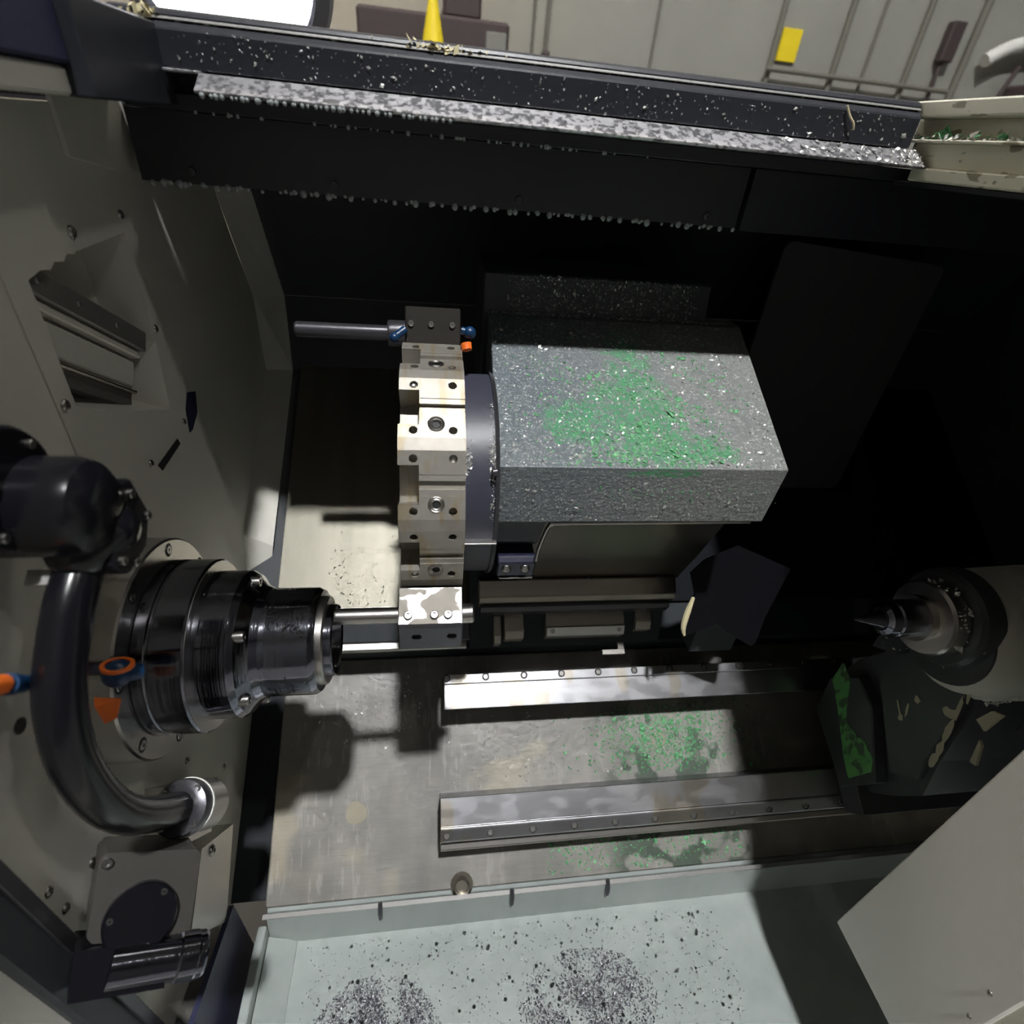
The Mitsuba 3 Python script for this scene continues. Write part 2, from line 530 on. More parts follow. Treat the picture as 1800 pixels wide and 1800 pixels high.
for i in range(len(IN) - 1):
    for j in range(4):
        p, q = i * 4 + j, i * 4 + (j + 1) % 4
        F += [(p, p + 4, q + 4), (p, q + 4, q)]
F += [(0, 1, 2), (0, 2, 3)]
e = (len(IN) - 1) * 4
F += [(e, e + 2, e + 1), (e, e + 3, e + 2)]
put(t + '__edge_flange', trimesh.Trimesh(np.array(V), np.array(F), process=False), 'wall_paint')
labels[t + '__edge_flange'] = {'label': 'paler slanted flange along the back edge'}
# pocket of the work lamp
IB = [(0.652, 1.538), (0.720, 1.541), (0.880, 1.544), (0.880, 1.400), (0.838, 1.330), (0.70, 1.385), (0.652, 1.41)]
V = [(XW, *p) for p in WIN] + [(XW - 0.06, *p) for p in IB]
F = []
for i in range(7):
    j = (i + 1) % 7
    F += [(i, i + 7, j + 7), (i, j + 7, j)]
F += [(7, 8, 9), (7, 9, 10), (7, 10, 11), (7, 11, 12), (7, 12, 13)]
put(t + '__lamp_pocket', trimesh.Trimesh(np.array(V), np.array(F), process=False), 'wall_paint')
screws(t, 'screw', BUTTON, [(XW, y, z) for y, z in [(0.8885, 1.5705), (0.8947, 1.4153), (0.7648, 1.2532), (0.900, 1.2567), (0.4893, 0.9363), (0.6608, 0.6068), (0.3035, 0.9756), (0.3043, 0.928), (0.3571, 0.9172), (0.575, 0.775)]], 0.0062, (1, 0, 0))

put(t + '__blue_mark', prism([(0.939, 1.2937), (0.972, 1.2821), (0.957, 1.2483), (0.9226, 1.2315), (0.9096, 1.2325), (0.9121, 1.2476), (0.9181, 1.2715)], XW + 0.0002, XW + 0.0010), 'blue_paint')
put(t + '__tape_strip', prism([(0.781, 1.2409), (0.7887, 1.2272), (0.8658, 1.2334), (0.8616, 1.2452)], XW + 0.0002, XW + 0.0012), 'dark_steel')
t = 'cover_plate'
tag(t, 'lighter beige cover plate above the lamp opening, with one domed screw', 'panel')
edge = [(0.755, 1.690), (0.757, 1.640), (0.763, 1.553), (0.748, 1.551), (0.742, 1.546), (0.728, 1.550), (0.718, 1.543), (0.700, 1.546), (0.690, 1.540), (0.672, 1.543), (0.648, 1.538), (0.6423, 1.347), (0.634, 1.325), (0.614, 1.325), (0.611, 1.690)]
put(t + '__plate', prism(edge, XW + 0.0005, XW + 0.007), 'wall_paint')
screws(t, 'screw', BUTTON, [(XW + 0.007, 0.7505, 1.5685), (XW + 0.007, 0.6255, 1.409)], 0.0075, (1, 0, 0))
t = 'side_panel'
tag(t, 'plain beige side panel left of the dark seam beside the black arm', 'panel')
put(t + '__hole', moved(cyl(0.0085, 0.0006), (XW + 0.0088, 0.3759, 1.1741), (1, 0, 0)), 'hole_black', 30)
put(t + '__plate', prism([(0.30, 1.69), (0.6075, 1.69), (0.6075, 1.33), (0.50, 1.14), (0.30, 1.14)], XW + 0.0005, XW + 0.009), 'wall_paint')

t = 'machine_lamp'
tag(t, 'long glass fronted work lamp set diagonally in the headstock wall opening', 'lamp')
# lamp body: a broad bar from the upper front corner of the pocket down to the back corner
a, b = np.array([-0.425, 0.688, 1.542]), np.array([-0.425, 0.874, 1.4165])
ax = (b - a) / np.linalg.norm(b - a)
sd = np.array([0.0, ax[2], -ax[1]])          # downwards across the bar, in the wall plane
nn = np.array([1.0, 0, 0])


def lampbar(u0, u1, v0, v1, w0, w1, bsdf, key, ch=0.002):
    pts = []
    for u in (u0, u1):
        for (v, w) in ((v0 + ch, w0), (v1 - ch, w0), (v1, w0 + ch), (v1, w1 - ch), (v1 - ch, w1), (v0 + ch, w1), (v0, w1 - ch), (v0, w0 + ch)):
            pts.append(a + ax * u + sd * v + nn * w)
    return put(key, hull(pts), bsdf)


LL = float(np.linalg.norm(b - a))
lampbar(-0.03, LL, 0.0, 0.112, -0.050, -0.020, 'lamp_rail', t + '__housing')
lampbar(-0.03, LL, 0.0, 0.030, -0.022, 0.0, 'lamp_rail', t + '__rail')
lampbar(-0.028, LL - 0.004, 0.031, 0.041, -0.022, -0.006, 'lamp_window', t + '__bright_trim')
lampbar(-0.026, LL - 0.008, 0.047, 0.085, -0.022, -0.013, 'lamp_window', t + '__glass_cover')
lampbar(-0.026, LL - 0.004, 0.088, 0.094, -0.022, -0.010, 'satin_steel', t + '__trim')
screws(t, 'screw', BUTTON, [tuple(a + ax * u + sd * 0.014) for u in (0.0, 0.07, 0.15)], 0.0035, nn)

# left roof frame that runs from the beam towards the operator
t = 'roof_frame'
tag(t, 'dark blue roof frame at the upper left, running from the beam to the front', 'machine frame')
put(t + '__rail', box(-0.46, -0.335, -0.05, 0.70, 1.722, 1.775, 0.003), 'blue_paint')
put(t + '__end_plate', box(-0.46, -0.322, 0.70, 0.93, 1.697, 1.7765, 0.002), 'black_paint')
put(t + '__strip', box(-0.46, -0.340, -0.05, 0.698, 1.6975, 1.720, 0.003), 'wall_paint')
labels[t + '__strip'] = {'label': 'grey strip under the dark frame'}
put(t + '__corner_plate', prism([(0.80, 1.71), (0.99, 1.71), (0.985, 1.612), (0.90, 1.622), (0.80, 1.64)], -0.419, -0.4135), 'wall_paint')

# ================================================================== the roof beam
t = 'roof_beam'
tag(t, 'long black roof beam across the top of the opening, with a wet shiny ledge', 'beam')
x0, x1 = -0.325, 0.698
put(t + '__front_panel', cprism([(0.888, 1.735), (0.888, 1.772), (0.896, 1.779), (0.96, 1.779), (0.96, 1.735)], x0, x1, 0.0015), 'black_paint')
put(t + '__rail', cprism([(0.900, 1.779), (0.897, 1.784), (0.900, 1.7895), (0.906, 1.7915), (0.935, 1.7915), (0.935, 1.779)], x0 - 0.05, x1, 0.0012), 'black_paint')
put(t + '__bright_edge', cprism([(0.8950, 1.7800), (0.8945, 1.7810), (0.8985, 1.7840), (0.9000, 1.7830)], x0 - 0.04, x1, 0.0004), 'ground_steel')
put(t + '__shiny_ledge', cprism([(0.849, 1.7115), (0.846, 1.7145), (0.876, 1.7325), (0.93, 1.7325), (0.93, 1.7115)], x0 + 0.045, x1 + 0.008, 0.0008), 'ledge_metal')
labels[t + '__shiny_ledge'] = {'label': 'wet silvery ledge along the beam'}
put(t + '__backing', box(x0, x1, 0.931, 0.96, 1.705, 1.7355, 0.001), 'black_paint')
put(t + '__fin', box(x0 + 0.005, x0 + 0.047, 0.875, 0.90, 1.731, 1.7345, 0.001), 'ledge_metal')
put(t + '__soffit', cprism([(0.905, 1.6935), (0.905, 1.711), (0.97, 1.711), (0.97, 1.6935)], x0 - 0.06, x1 + 0.9, 0.001), 'black_paint')
put(t + '__valance', prism([(0.93, 1.6095), (0.93, 1.692), (0.965, 1.692), (0.965, 1.640), (0.935, 1.6095)], -0.398, 0.483), 'black_paint')
put(t + '__valance', prism([(0.93, 1.6065), (0.93, 1.692), (0.965, 1.692), (0.965, 1.640), (0.935, 1.6065)], 0.492, 1.5), 'black_paint')
screws(t + '__valance', 'bolt', DARKSCREW, [(x, 0.93, 1.6235) for x in (-0.14, 0.128, 0.43)] + [(-0.33, 0.93, 1.625)], 0.0052, (0, -1, 0))
tag(put('roof_panel', box(-0.46, 1.55, 0.965, 1.30, 1.692, 1.700), 'dark_sheet'), 'dark roof sheet behind the roof beam', 'panel')
tag(put('headstock_roof', box(-1.3, -0.462, -0.1, 1.3, 1.69, 1.775, 0.004), 'blue_paint'), 'dark headstock cover at the far upper left', 'panel')
rng = np.random.default_rng(11)
P, S = [], []
for x in np.arange(-0.385, 0.48, 0.0165):
    P.append((x + rng.normal(0, 0.004), 0.9315, 1.6085 - rng.uniform(0, 0.002))); S.append(rng.uniform(0.0022, 0.0052))
for x in np.sort(rng.uniform(-0.32, 0.32, 44)):
    P.append((x, 0.9045, 1.6930)); S.append(rng.uniform(0.0014, 0.0030))
for x in np.linspace(-0.27, 0.02, 42):
    P.append((x + rng.normal(0, 0.002), 0.848, 1.7105)); S.append(rng.uniform(0.0018, 0.0034))
tag(put('hanging_coolant_drops', cat(drops(P, (0, 0, -1), S, 0.6), *[drops([(x, 0.931, 1.6094)], (0, -1, 0), [r], 0.0).apply_scale([1, 1, 1]) for x, r in zip(rng.uniform(-0.38, 0.48, 40), rng.uniform(0.002, 0.004, 40))]), 'milky_coolant', True), 'milky coolant drops hanging in rows from the edges of the roof beam', 'droplets', kind='stuff')
n = 420
P = np.stack([rng.uniform(-0.31, 0.69, n), np.full(n, 0.887), rng.uniform(1.736, 1.772, n)], 1)
P2 = np.stack([rng.uniform(-0.31, 0.69, 260), np.full(260, 0.899), rng.uniform(1.779, 1.781, 260)], 1)
k = rng.uniform(0, 1, 240)
xx = 0.70 - 0.22 * k ** 2.0
f = rng.uniform(0, 1, 240)
P3 = np.stack([xx, 0.846 + 0.030 * f, 1.7145 + 0.018 * f], 1)
tag(put('beam_chips', cat(flakes(P, (0, -1, 0), 0.0011, 1), flakes(P2, (0, -0.7, 0.7), 0.0013, 2), flakes(P3, (0, -0.55, 0.83), 0.0024, 3, 0.8)), 'bright_chips'),
    'scattered bright metal chips stuck on the front of the roof beam', 'chips', kind='stuff')
P = np.stack([np.concatenate([rng.normal(-0.335, 0.010, 26), rng.normal(0.005, 0.028, 50)]), np.full(76, 0.897), 1.7805 + np.abs(rng.normal(0, 0.004, 76))], 1)
tag(put('yellow_chips', flakes(P, (0, -0.7, 0.7), 0.0030, 8, 1.6), 'straw'), 'yellowish curled chips stuck along the top edge of the roof beam', 'chips', kind='stuff')
tag(put('yellow_curl', tube([(0.575, 0.886, 1.776), (0.583, 0.884, 1.765), (0.592, 0.883, 1.757), (0.596, 0.884, 1.750)], 0.0014, 8), 'straw', 30), 'thin straw coloured curl on the right end of the roof beam', 'chip')

# ================================================================== door canopy and door on the right
t = 'door_canopy'
tag(t, 'cream painted door roof edge at the upper right, full of chips in its channel', 'machine door')
XD = 0.70
put(t + '__flange', box(XD, 1.54, 0.10, 0.925, 1.7735, 1.7925, 0.002), 'cream_paint')
put(t + '__channel_back', box(XD + 0.030, 1.54, 0.10, 0.93, 1.747, 1.7735, 0.001), 'cream_paint')
put(t + '__lip', box(XD - 0.001, 1.54, 0.10, 0.905, 1.7435, 1.7470, 0.001), 'cream_paint')
put(t + '__face', box(XD + 0.012, 1.54, 0.10, 0.90, 1.7135, 1.7435, 0.001), 'cream_paint')
put(t + '__flange', cprism([(0.10, 1.6965), (0.87, 1.6965), (0.87, 1.7135), (0.10, 1.7135)], XD, 1.54, 0.002), 'cream_paint')
put(t + '__dark_liner', box(XD + 0.004, 1.54, 0.10, 0.90, 1.689, 1.6955, 0.001), 'black_paint')
k = rng.uniform(0, 1, 420)
P = np.stack([XD + rng.uniform(0.001, 0.03, 420), 0.92 - 0.40 * k, 1.7470 + rng.exponential(0.0016, 420)], 1)
tag(put('channel_chips', flakes(P, (-0.6, 0, 0.8), 0.0028, 5, 0.9), 'bright_chips'), 'pile of bright chips lying in the channel of the cream door roof', 'chips', kind='stuff')
P = np.stack([XD + rng.uniform(0.001, 0.03, 110), 0.91 - 0.40 * rng.uniform(0, 1, 110), 1.7475 + rng.exponential(0.0022, 110)], 1)
tag(put('channel_green_chips', flakes(P, (-0.6, 0, 0.8), 0.0034, 6, 0.9), 'green_flakes'), 'green plastic chips among the metal chips in the door channel', 'chips', kind='stuff')

t = 'door_return_panel'
tag(t, 'pale grey vertical door return panel in the lower right foreground', 'machine door')
put(t + '__panel', cprism([(0.105, 0.6195), (0.2895, 0.6195), (0.2895, 1.689), (0.14, 1.689), (0.122, 0.90), (0.113, 0.79)], XD, XD + 0.022, 0.0025), 'door_paint')
put(t + '__edge_strip', cprism([(0.075, 0.6195), (0.104, 0.6195), (0.112, 0.79), (0.121, 0.90), (0.139, 1.689), (0.11, 1.689)], XD + 0.006, XD + 0.03, 0.002), 'cream_paint')
put(t + '__door_skin', box(XD + 0.024, 1.54, 0.11, 0.13, 0.62, 1.689, 0.002), 'door_paint')
put(t + '__screw', dict(BUTTON), None, to_world=T(pose((XD, 0.125, 0.80), (-1, 0, 0), scale=0.0035)))
put(t + '__screw', dict(BUTTON), None, to_world=T(pose((XD, 0.134, 0.86), (-1, 0, 0), scale=0.0035)))

# ================================================================== back of the cabin
XL = -0.345
tag(put('back_panel_001', prism([(1.334, 1.573), (1.266, 1.69), (1.272, 1.694), (1.482, 1.333), (1.472, 1.331)], -0.42, 1.55), 'dark_sheet'), 'black leaning sheet directly under the roof at the back', 'panel')
tag(put('back_panel', prism([(1.473, 1.330), (1.447, 1.1504), (1.455, 1.149), (1.482, 1.330)], -0.42, 1.55), 'dark_sheet'), 'black upright sheet at the back behind the upper tool block', 'panel')
t = 'bed_cover_panel'
tag(t, 'smooth sloping steel sheet behind the turret, lit beige at its lower end', 'panel')
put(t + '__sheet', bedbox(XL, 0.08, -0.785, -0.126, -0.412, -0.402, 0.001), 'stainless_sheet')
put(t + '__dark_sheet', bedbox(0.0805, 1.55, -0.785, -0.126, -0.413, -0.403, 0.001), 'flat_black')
put(t + '__backing', bedbox(-0.42, XL - 0.001, -0.80, -0.126, -0.432, -0.415, 0.001), 'dark_sheet')
put(t + '__lip', bedbox(XL, 0.10, -0.129, -0.1235, -0.411, -0.3995, 0.001), 'satin_steel')
n = 90
xs, ss = rng.uniform(-0.26, -0.06, n), rng.uniform(-0.31, -0.13, n)
P = [bed_pt(x, s, -0.4018) for x, s in zip(xs, ss)]
tag(put('sheet_coolant_drops', drops(P, (0, *BN), rng.uniform(0.0010, 0.0022, n)), 'coolant', True), 'small clear drops on the lit sloping sheet left of the turret', 'droplets', kind='stuff')
tag(put('cabin_end_panel', box(1.55, 1.58, -0.1, 1.5, 0.2, 1.69, 0.002), 'dark_sheet'), 'black end wall of the cabin at the far right', 'panel')
t = 'guard_plate'
tag(t, 'large black guard sheet with a rounded upper corner, right of the turret cover', 'panel')
pg = Polygon([(0.72, 0.975), (1.11, 0.975), (1.11, 1.5475), (0.72, 1.5745)]).buffer(-0.02).buffer(0.02)
gm = trimesh.creation.extrude_polygon(pg, 0.008, engine='earcut')
gv = np.asarray(gm.vertices)
put(t + '__sheet', trimesh.Trimesh(np.stack([gv[:, 0], 1.16 - gv[:, 2], gv[:, 1]], 1), gm.faces[:, ::-1], process=False), 'guard_sheet')
put(t + '__stiffener', box(0.80, 0.84, 1.163, 1.19, 1.00, 1.52), 'guard_sheet')

# ================================================================== the bed
t = 'machine_bed'
tag(t, 'wet grey sloping machine bed casting under the rails', 'machine bed')
put(t + '__gap_liner', bedbox(-0.4195, -0.3385, -0.10, 0.455, -0.585, -0.57, 0.001), 'matte_dark')
put(t + '__casting', bedprism([(-0.0285, -0.52), (-0.0285, -0.60), (0.458, -0.60), (0.458, -0.52)], -0.338, 1.55, 0.003), 'bed_paint')
put(t + '__step', bedprism([(-0.75, -0.414), (-0.034, -0.414), (-0.030, -0.418), (-0.030, -0.60), (-0.75, -0.60)], -0.338, 1.55, 0.003), 'matte_dark')
put(t + '__bright_lip', bedprism([(-0.052, -0.414), (-0.052, -0.402), (-0.048, -0.398), (-0.033, -0.398), (-0.029, -0.402), (-0.029, -0.414)], -0.338, 0.075, 0.001), 'satin_steel')
labels[t + '__bright_lip'] = {'label': 'bright steel lip on the edge of the step'}
put(t + '__edge_rail', bedprism([(0.458, -0.524), (0.466, -0.524), (0.470, -0.528), (0.470, -0.60), (0.458, -0.60)], -0.334, 1.55, 0.001), 'trough_paint')
nb = np.array([0, *BN])


def ring_disc(r0, r1, h):
    return turned([(r0, 0), (r1, 0), (r1, h * 0.7), (r1 - h * 0.4, h), (r0, h)], 32)


put(t + '__pipe_stub', moved(turned([(0, 0), (0.0245, 0), (0.0205, 0.014), (0.0165, 0.020), (0.0135, 0.019), (0.0130, 0.006), (0, 0.006)], 36), bed_pt(0.061, 0.450, -0.521), nb), 'brown_steel', 40)
rb = np.random.default_rng(8)
aa = np.linspace(0, 2 * np.pi, 25)[:-1]
rr = 0.019 + 0.010 * meshkit.fbm(np.stack([2 * np.cos(aa) + 3, 2 * np.sin(aa) + 3, aa * 0], 1), 3, 4) + 0.006 * np.sin(aa)
put(t + '__filled_hole', slab([bed_pt(-0.166 + r * math.cos(q) * 0.9, 0.292 + r * math.sin(q), -0.5188) for q, r in zip(aa, rr)][::-1], nb, 0.003), 'filler')
put(t + '__filled_hole', moved(turned([(0.011, 0), (0.0185, 0), (0.017, 0.0016), (0.012, 0.0018)], 36), bed_pt(0.545, 0.19, -0.5202), nb), 'filler', 40)


def rail(t, label, x0, x1, parts, spots, r):
    tag(t, label, 'slide rail')
    for key, sm, bsdf in parts:
        put(f'{t}__{key}', bedprism(sm, x0, x1, 0.0012), bsdf)
    screws(t + '__screw_strip', 'counterbore', BORE, spots, r, nb)
    screws(t + '__screw_strip', 'screw', HEAD, spots, r, nb)


XS = [0.0301 + 0.0878 * i for i in range(12)]
rail('slide_rail', 'upper flat steel slide rail with its screw row along the top edge', 0.0240, 1.15,
     [('base', [(0.027, -0.52), (0.027, -0.424), (0.097, -0.424), (0.097, -0.52)], 'dark_steel'),
      ('guide_plate', [(0.0455, -0.425), (0.0455, -0.420), (0.0985, -0.420), (0.0985, -0.425)], 'rail_steel'),
      ('screw_strip', [(0.0245, -0.425), (0.0245, -0.419), (0.0450, -0.419), (0.0450, -0.425)], 'rail_steel')],
     [bed_pt(x, 0.0325, -0.419) for x in XS], 0.0082)
rail('slide_rail_001', 'lower steel slide rail with its screw row along the bottom edge', 0.0150, 1.30,
     [('base', [(0.272, -0.52), (0.272, -0.426), (0.356, -0.440), (0.356, -0.52)], 'dark_steel'),
      ('guide_plate', [(0.2705, -0.427), (0.2705, -0.420), (0.3245, -0.420), (0.3245, -0.427)], 'rail_steel'),
      ('screw_strip', [(0.3250, -0.432), (0.3250, -0.4200), (0.3290, -0.4195), (0.3520, -0.4250), (0.3545, -0.4300), (0.3545, -0.437)], 'rail_steel'),
      ('lip', [(0.3580, -0.52), (0.3580, -0.448), (0.3700, -0.448), (0.3730, -0.451), (0.3730, -0.52)], 'satin_steel')],
     [bed_pt(x, 0.3405, -0.4223) for x in [0.0274 + 0.0893 * i for i in range(13)]], 0.0082)

n = 2300
xs, ss = rng.normal(0.56, 0.085, n), rng.normal(0.185, 0.045, n)
ok = (ss > 0.11) & (ss < 0.262) & (xs < 0.80)
P = [bed_pt(x, s, -0.5196) for x, s in zip(xs[ok], ss[ok])]
n2 = 500
P += [bed_pt(x, s, -0.5196) for x, s in zip(rng.uniform(0.25, 0.72, n2), rng.uniform(0.385, 0.448, n2))]
tag(put('bed_green_chips', flakes(P, nb, 0.0022, 21, 0.7), 'green_flakes'), 'green plastic chips spread over the bed between the rails', 'chips', kind='stuff')
n = 520
xs, ss = np.concatenate([rng.normal(-0.12, 0.05, 260), rng.uniform(0.03, 0.72, 260)]), np.concatenate([rng.normal(0.09, 0.04, 260), rng.uniform(0.11, 0.265, 260)])
ok = ss > 0.012
P = [bed_pt(x, s, -0.5196) for x, s in zip(xs[ok], ss[ok])]
tag(put('bed_bright_chips', flakes(P, nb, 0.0017, 22, 0.6), 'bright_chips'), 'fine bright metal chips on the grey bed below the chuck and rails', 'chips', kind='stuff')

# ================================================================== the chip trough in front of the bed
t = 'chip_trough'
tag(t, 'pale grey green chip trough at the bottom, its floor speckled with swarf', 'trough')
put(t + '__floor', box(-0.272, 1.55, -0.12, 0.442, 0.322, 0.330, 0.001), 'trough_paint')
put(t + '__wall', prism([(0.440, 0.330), (0.4565, 0.4085), (0.4605, 0.4085), (0.4445, 0.322), (0.440, 0.322)], -0.322, 1.55), 'trough_paint')
put(t + '__wall_lip', prism([(0.4555, 0.4085), (0.4555, 0.4115), (0.4635, 0.4115), (0.4635, 0.4085)], -0.330, 1.55), 'ground_steel')
put(t + '__end_wall', hull([(-0.272, y, 0.322) for y in (-0.12, 0.442)] + [(-0.272, y, 0.330) for y in (-0.12, 0.442)] + [(-0.322, y, 0.362) for y in (-0.12, 0.442)] + [(-0.322, y, 0.352) for y in (-0.12, 0.442)]), 'trough_paint')
put(t + '__rim_strip', box(-0.340, -0.3235, -0.12, 0.452, 0.345, 0.392, 0.002), 'trough_paint')
for x in (-0.105, 0.163, 0.37):
    put(t + '__stud', tube([(x, 0.4625, 0.417), (x, 0.4505, 0.404), (x, 0.446, 0.386)], [0.0042, 0.0048, 0.0040], 12, 3), 'dark_steel', 30)
tag(put('sill_plate', prism([(-0.05, 0.25), (0.455, 0.25), (0.455, 0.492), (0.28, 0.540), (-0.05, 0.62)], -0.374, -0.3654), 'blue_paint'), 'dark blue vertical sill plate left of the trough', 'panel')
tag(put('front_apron', box(-0.46, 1.58, -0.16, -0.12, 0.0, 0.62, 0.003), 'door_paint'), 'front apron of the machine under the camera', 'panel')
n = 42000
u = rng.uniform(0, 1, n)
th, rr = rng.uniform(0, 2 * np.pi, n), rng.uniform(0, 1, n) ** 0.55
xs = np.where(u < 0.42, -0.106 + 0.120 * rr * np.cos(th), np.where(u < 0.955, 0.300 + 0.140 * rr * np.cos(th), rng.uniform(-0.25, 0.62, n)))
ys = np.where(u < 0.42, 0.275 + 0.095 * rr * np.sin(th), np.where(u < 0.955, 0.290 + 0.085 * rr * np.sin(th), rng.uniform(0.16, 0.43, n)))
dn = meshkit.fbm(np.stack([xs * 26, ys * 26, xs * 0], 1), 3, 2)
dens = np.where(u < 0.42, 1.15, 0.55) * np.clip(1.25 - rr ** 2.2, 0, 1) * np.clip((dn - 0.25) * 3.2, 0.08, 1)
ok = (xs > -0.262) & (ys < 0.43) & (ys > 0.02) & ((u >= 0.955) | (rng.uniform(0, 1, n) < dens))
P = np.stack([xs, ys, 0.3300 + rng.exponential(0.0006, n)], 1)[ok]
tag(put('trough_swarf', flakes(P, (0, 0, 1), 0.00125, 31, 0.8), 'swarf'), 'two grey heaps of fine metal swarf on the trough floor', 'chips', kind='stuff')
n = 190
P = np.stack([rng.uniform(-0.25, 0.60, n), rng.uniform(0.15, 0.43, n), np.full(n, 0.3302)], 1)
tag(put('trough_coolant_drops', drops(P, (0, 0, 1), rng.uniform(0.0015, 0.0040, n)), 'coolant', True), 'clear coolant drops on the pale trough floor', 'droplets', kind='stuff')

# ================================================================== spindle and collet chuck
AX = (float(SP[0]), float(SP[1]))
t = 'spindle_housing_ring'
tag(t, 'wide purplish steel ring bolted to the headstock wall behind the chuck', 'ring')
put(t + '__ring', lathe([(-0.42, 0), (-0.42, 0.1545), (-0.3715, 0.1531), (-0.3688, 0.1505), (-0.3688, 0)], AX, 96), 'satin_steel', 35)


def around(x, r, angs):
    return [(x, AX[0] + r * math.cos(math.radians(q)), AX[1] + r * math.sin(math.radians(q))) for q in angs]


screws(t + '__ring', 'counterbore', BORE, around(-0.3688, 0.138, [k * 45 + 17 for k in range(8)]), 0.0095, (1, 0, 0))
screws(t + '__ring', 'bolt', HEAD, around(-0.3688, 0.138, [k * 45 + 17 for k in range(8)]), 0.0095, (1, 0, 0))
t = 'collet_chuck'
tag(t, 'dark polished stepped collet chuck pointing right out of the headstock', 'chuck')
put(t + '__backplate', lathe([(-0.3688, 0), (-0.3688, 0.1195), (-0.366, 0.1218), (-0.3520, 0.1218), (-0.3505, 0.1200), (-0.3475, 0.1200), (-0.3460, 0.1218), (-0.3090, 0.1218), (-0.3066, 0.1195), (-0.3066, 0)], AX, 96), 'polished_steel', 14)
put(t + '__body', lathe([(-0.3068, 0), (-0.3068, 0.1045), (-0.2640, 0.1045), (-0.2605, 0.1020), (-0.2560, 0.0990), (-0.2500, 0.0900), (-0.2430, 0.0825), (-0.2330, 0.0785), (-0.2255, 0.0778), (-0.2255, 0)], AX, 96), 'polished_steel', 14)
put(t + '__nose', lathe([(-0.2256, 0), (-0.2256, 0.0778), (-0.1690, 0.0778), (-0.1645, 0.0758), (-0.1610, 0.0735), (-0.1610, 0.0640), (-0.1600, 0.0600), (-0.20, 0.0560), (-0.20, 0)], AX, 96), 'polished_steel', 14)
put(t + '__nose_ring', lathe([(-0.168, 0.0520), (-0.168, 0.0650), (-0.1540, 0.0650), (-0.1520, 0.0630), (-0.1520, 0.0520)], AX, 80), 'satin_steel', 14)
put(t + '__collet', lathe([(-0.185, 0.020), (-0.185, 0.0525), (-0.1435, 0.0525), (-0.1415, 0.0505), (-0.1430, 0.0405), (-0.1560, 0.0330), (-0.1560, 0.0200)], AX, 80), 'polished_steel', 14)
for c in around(-0.2505, 0.0925, [k * 60 + 8 for k in range(6)]):
    put(t + '__body__bolt', moved(turned([(0, -0.01), (0.0078, -0.01), (0.0078, 0.004), (0.0066, 0.006), (0.004, 0.006), (0.004, 0.002), (0, 0.002)], 20), c, (1, 0, 0)), 'screw_steel', 35)
put(t + '__face_ring', lathe([(-0.3066, 0.103), (-0.3066, 0.1190), (-0.3060, 0.1190), (-0.3060, 0.103)], AX, 96), 'satin_steel')
screws(t + '__backplate', 'bolt', SUNK, around(-0.3066, 0.1132, [k * 60 + 110 for k in range(6)]), 0.0055, (1, 0, 0))
n = 120
th = np.concatenate([rng.normal(118, 10, 60), rng.uniform(60, 250, 60)]) * np.pi / 180
xs = np.concatenate([rng.uniform(-0.222, -0.175, 60), rng.uniform(-0.222, -0.17, 60)])
P = np.stack([xs, AX[0] + 0.0779 * np.cos(th), AX[1] + 0.0779 * np.sin(th)], 1)
N = np.stack([np.zeros(n), np.cos(th), np.sin(th)], 1)
tag(put('chuck_coolant_drops', drops(P, N, rng.uniform(0.0008, 0.0021, n)), 'coolant', True), 'small clear drops on the dark chuck nose', 'droplets', kind='stuff')

# ================================================================== tool turret
TC = np.array([0.80886, 1.21567])
E0, E1 = np.array([-0.81915, 0.57358]), np.array([-0.57358, -0.81915])


def tdir(a):
    a = math.radians(a)
    return math.cos(a) * E0 + math.sin(a) * E1


def tpt(x, a, r, tg=0.0):
    q = TC + tdir(a) * r + tdir(a + 90) * tg
    return np.array([x, q[0], q[1]])


RT, RA = 0.2176, 0.2102
TX0, TX1 = -0.0467, 0.0440
ridges = [53.7 - 30 * k for k in range(12)]
pts = []
for a in sorted(ridges):
    c = RT * np.array([math.cos(math.radians(a)), math.sin(math.radians(a))])
    tg = np.array([-c[1], c[0]]) / RT
    pts += [tuple(c * 0.982 - tg * 0.0088), tuple(c * 0.982 + tg * 0.0088)]
pg = Polygon(pts)
flats = [68.7 - 30 * k for k in range(12)]
for a in flats:
    ca, sa = math.cos(math.radians(a)), math.sin(math.radians(a))
    R2 = np.array([[ca, -sa], [sa, ca]])
    for q in ([(RA - 0.009, -0.006), (RA + 0.03, -0.006), (RA + 0.03, 0.006), (RA - 0.009, 0.006)], [(RA - 0.0025, -0.0145), (RA + 0.03, -0.0145), (RA + 0.03, 0.0145), (RA - 0.0025, 0.0145)]):
        pg = pg.difference(Polygon([tuple(R2 @ np.array(p)) for p in q]))
loc = trimesh.creation.extrude_polygon(pg, TX1 - TX0, engine='earcut')
loc.apply_translation([0, 0, TX0])
mf = to_mf(loc)


def at(mesh, a):
    return mesh.rotate([0, 0, a])


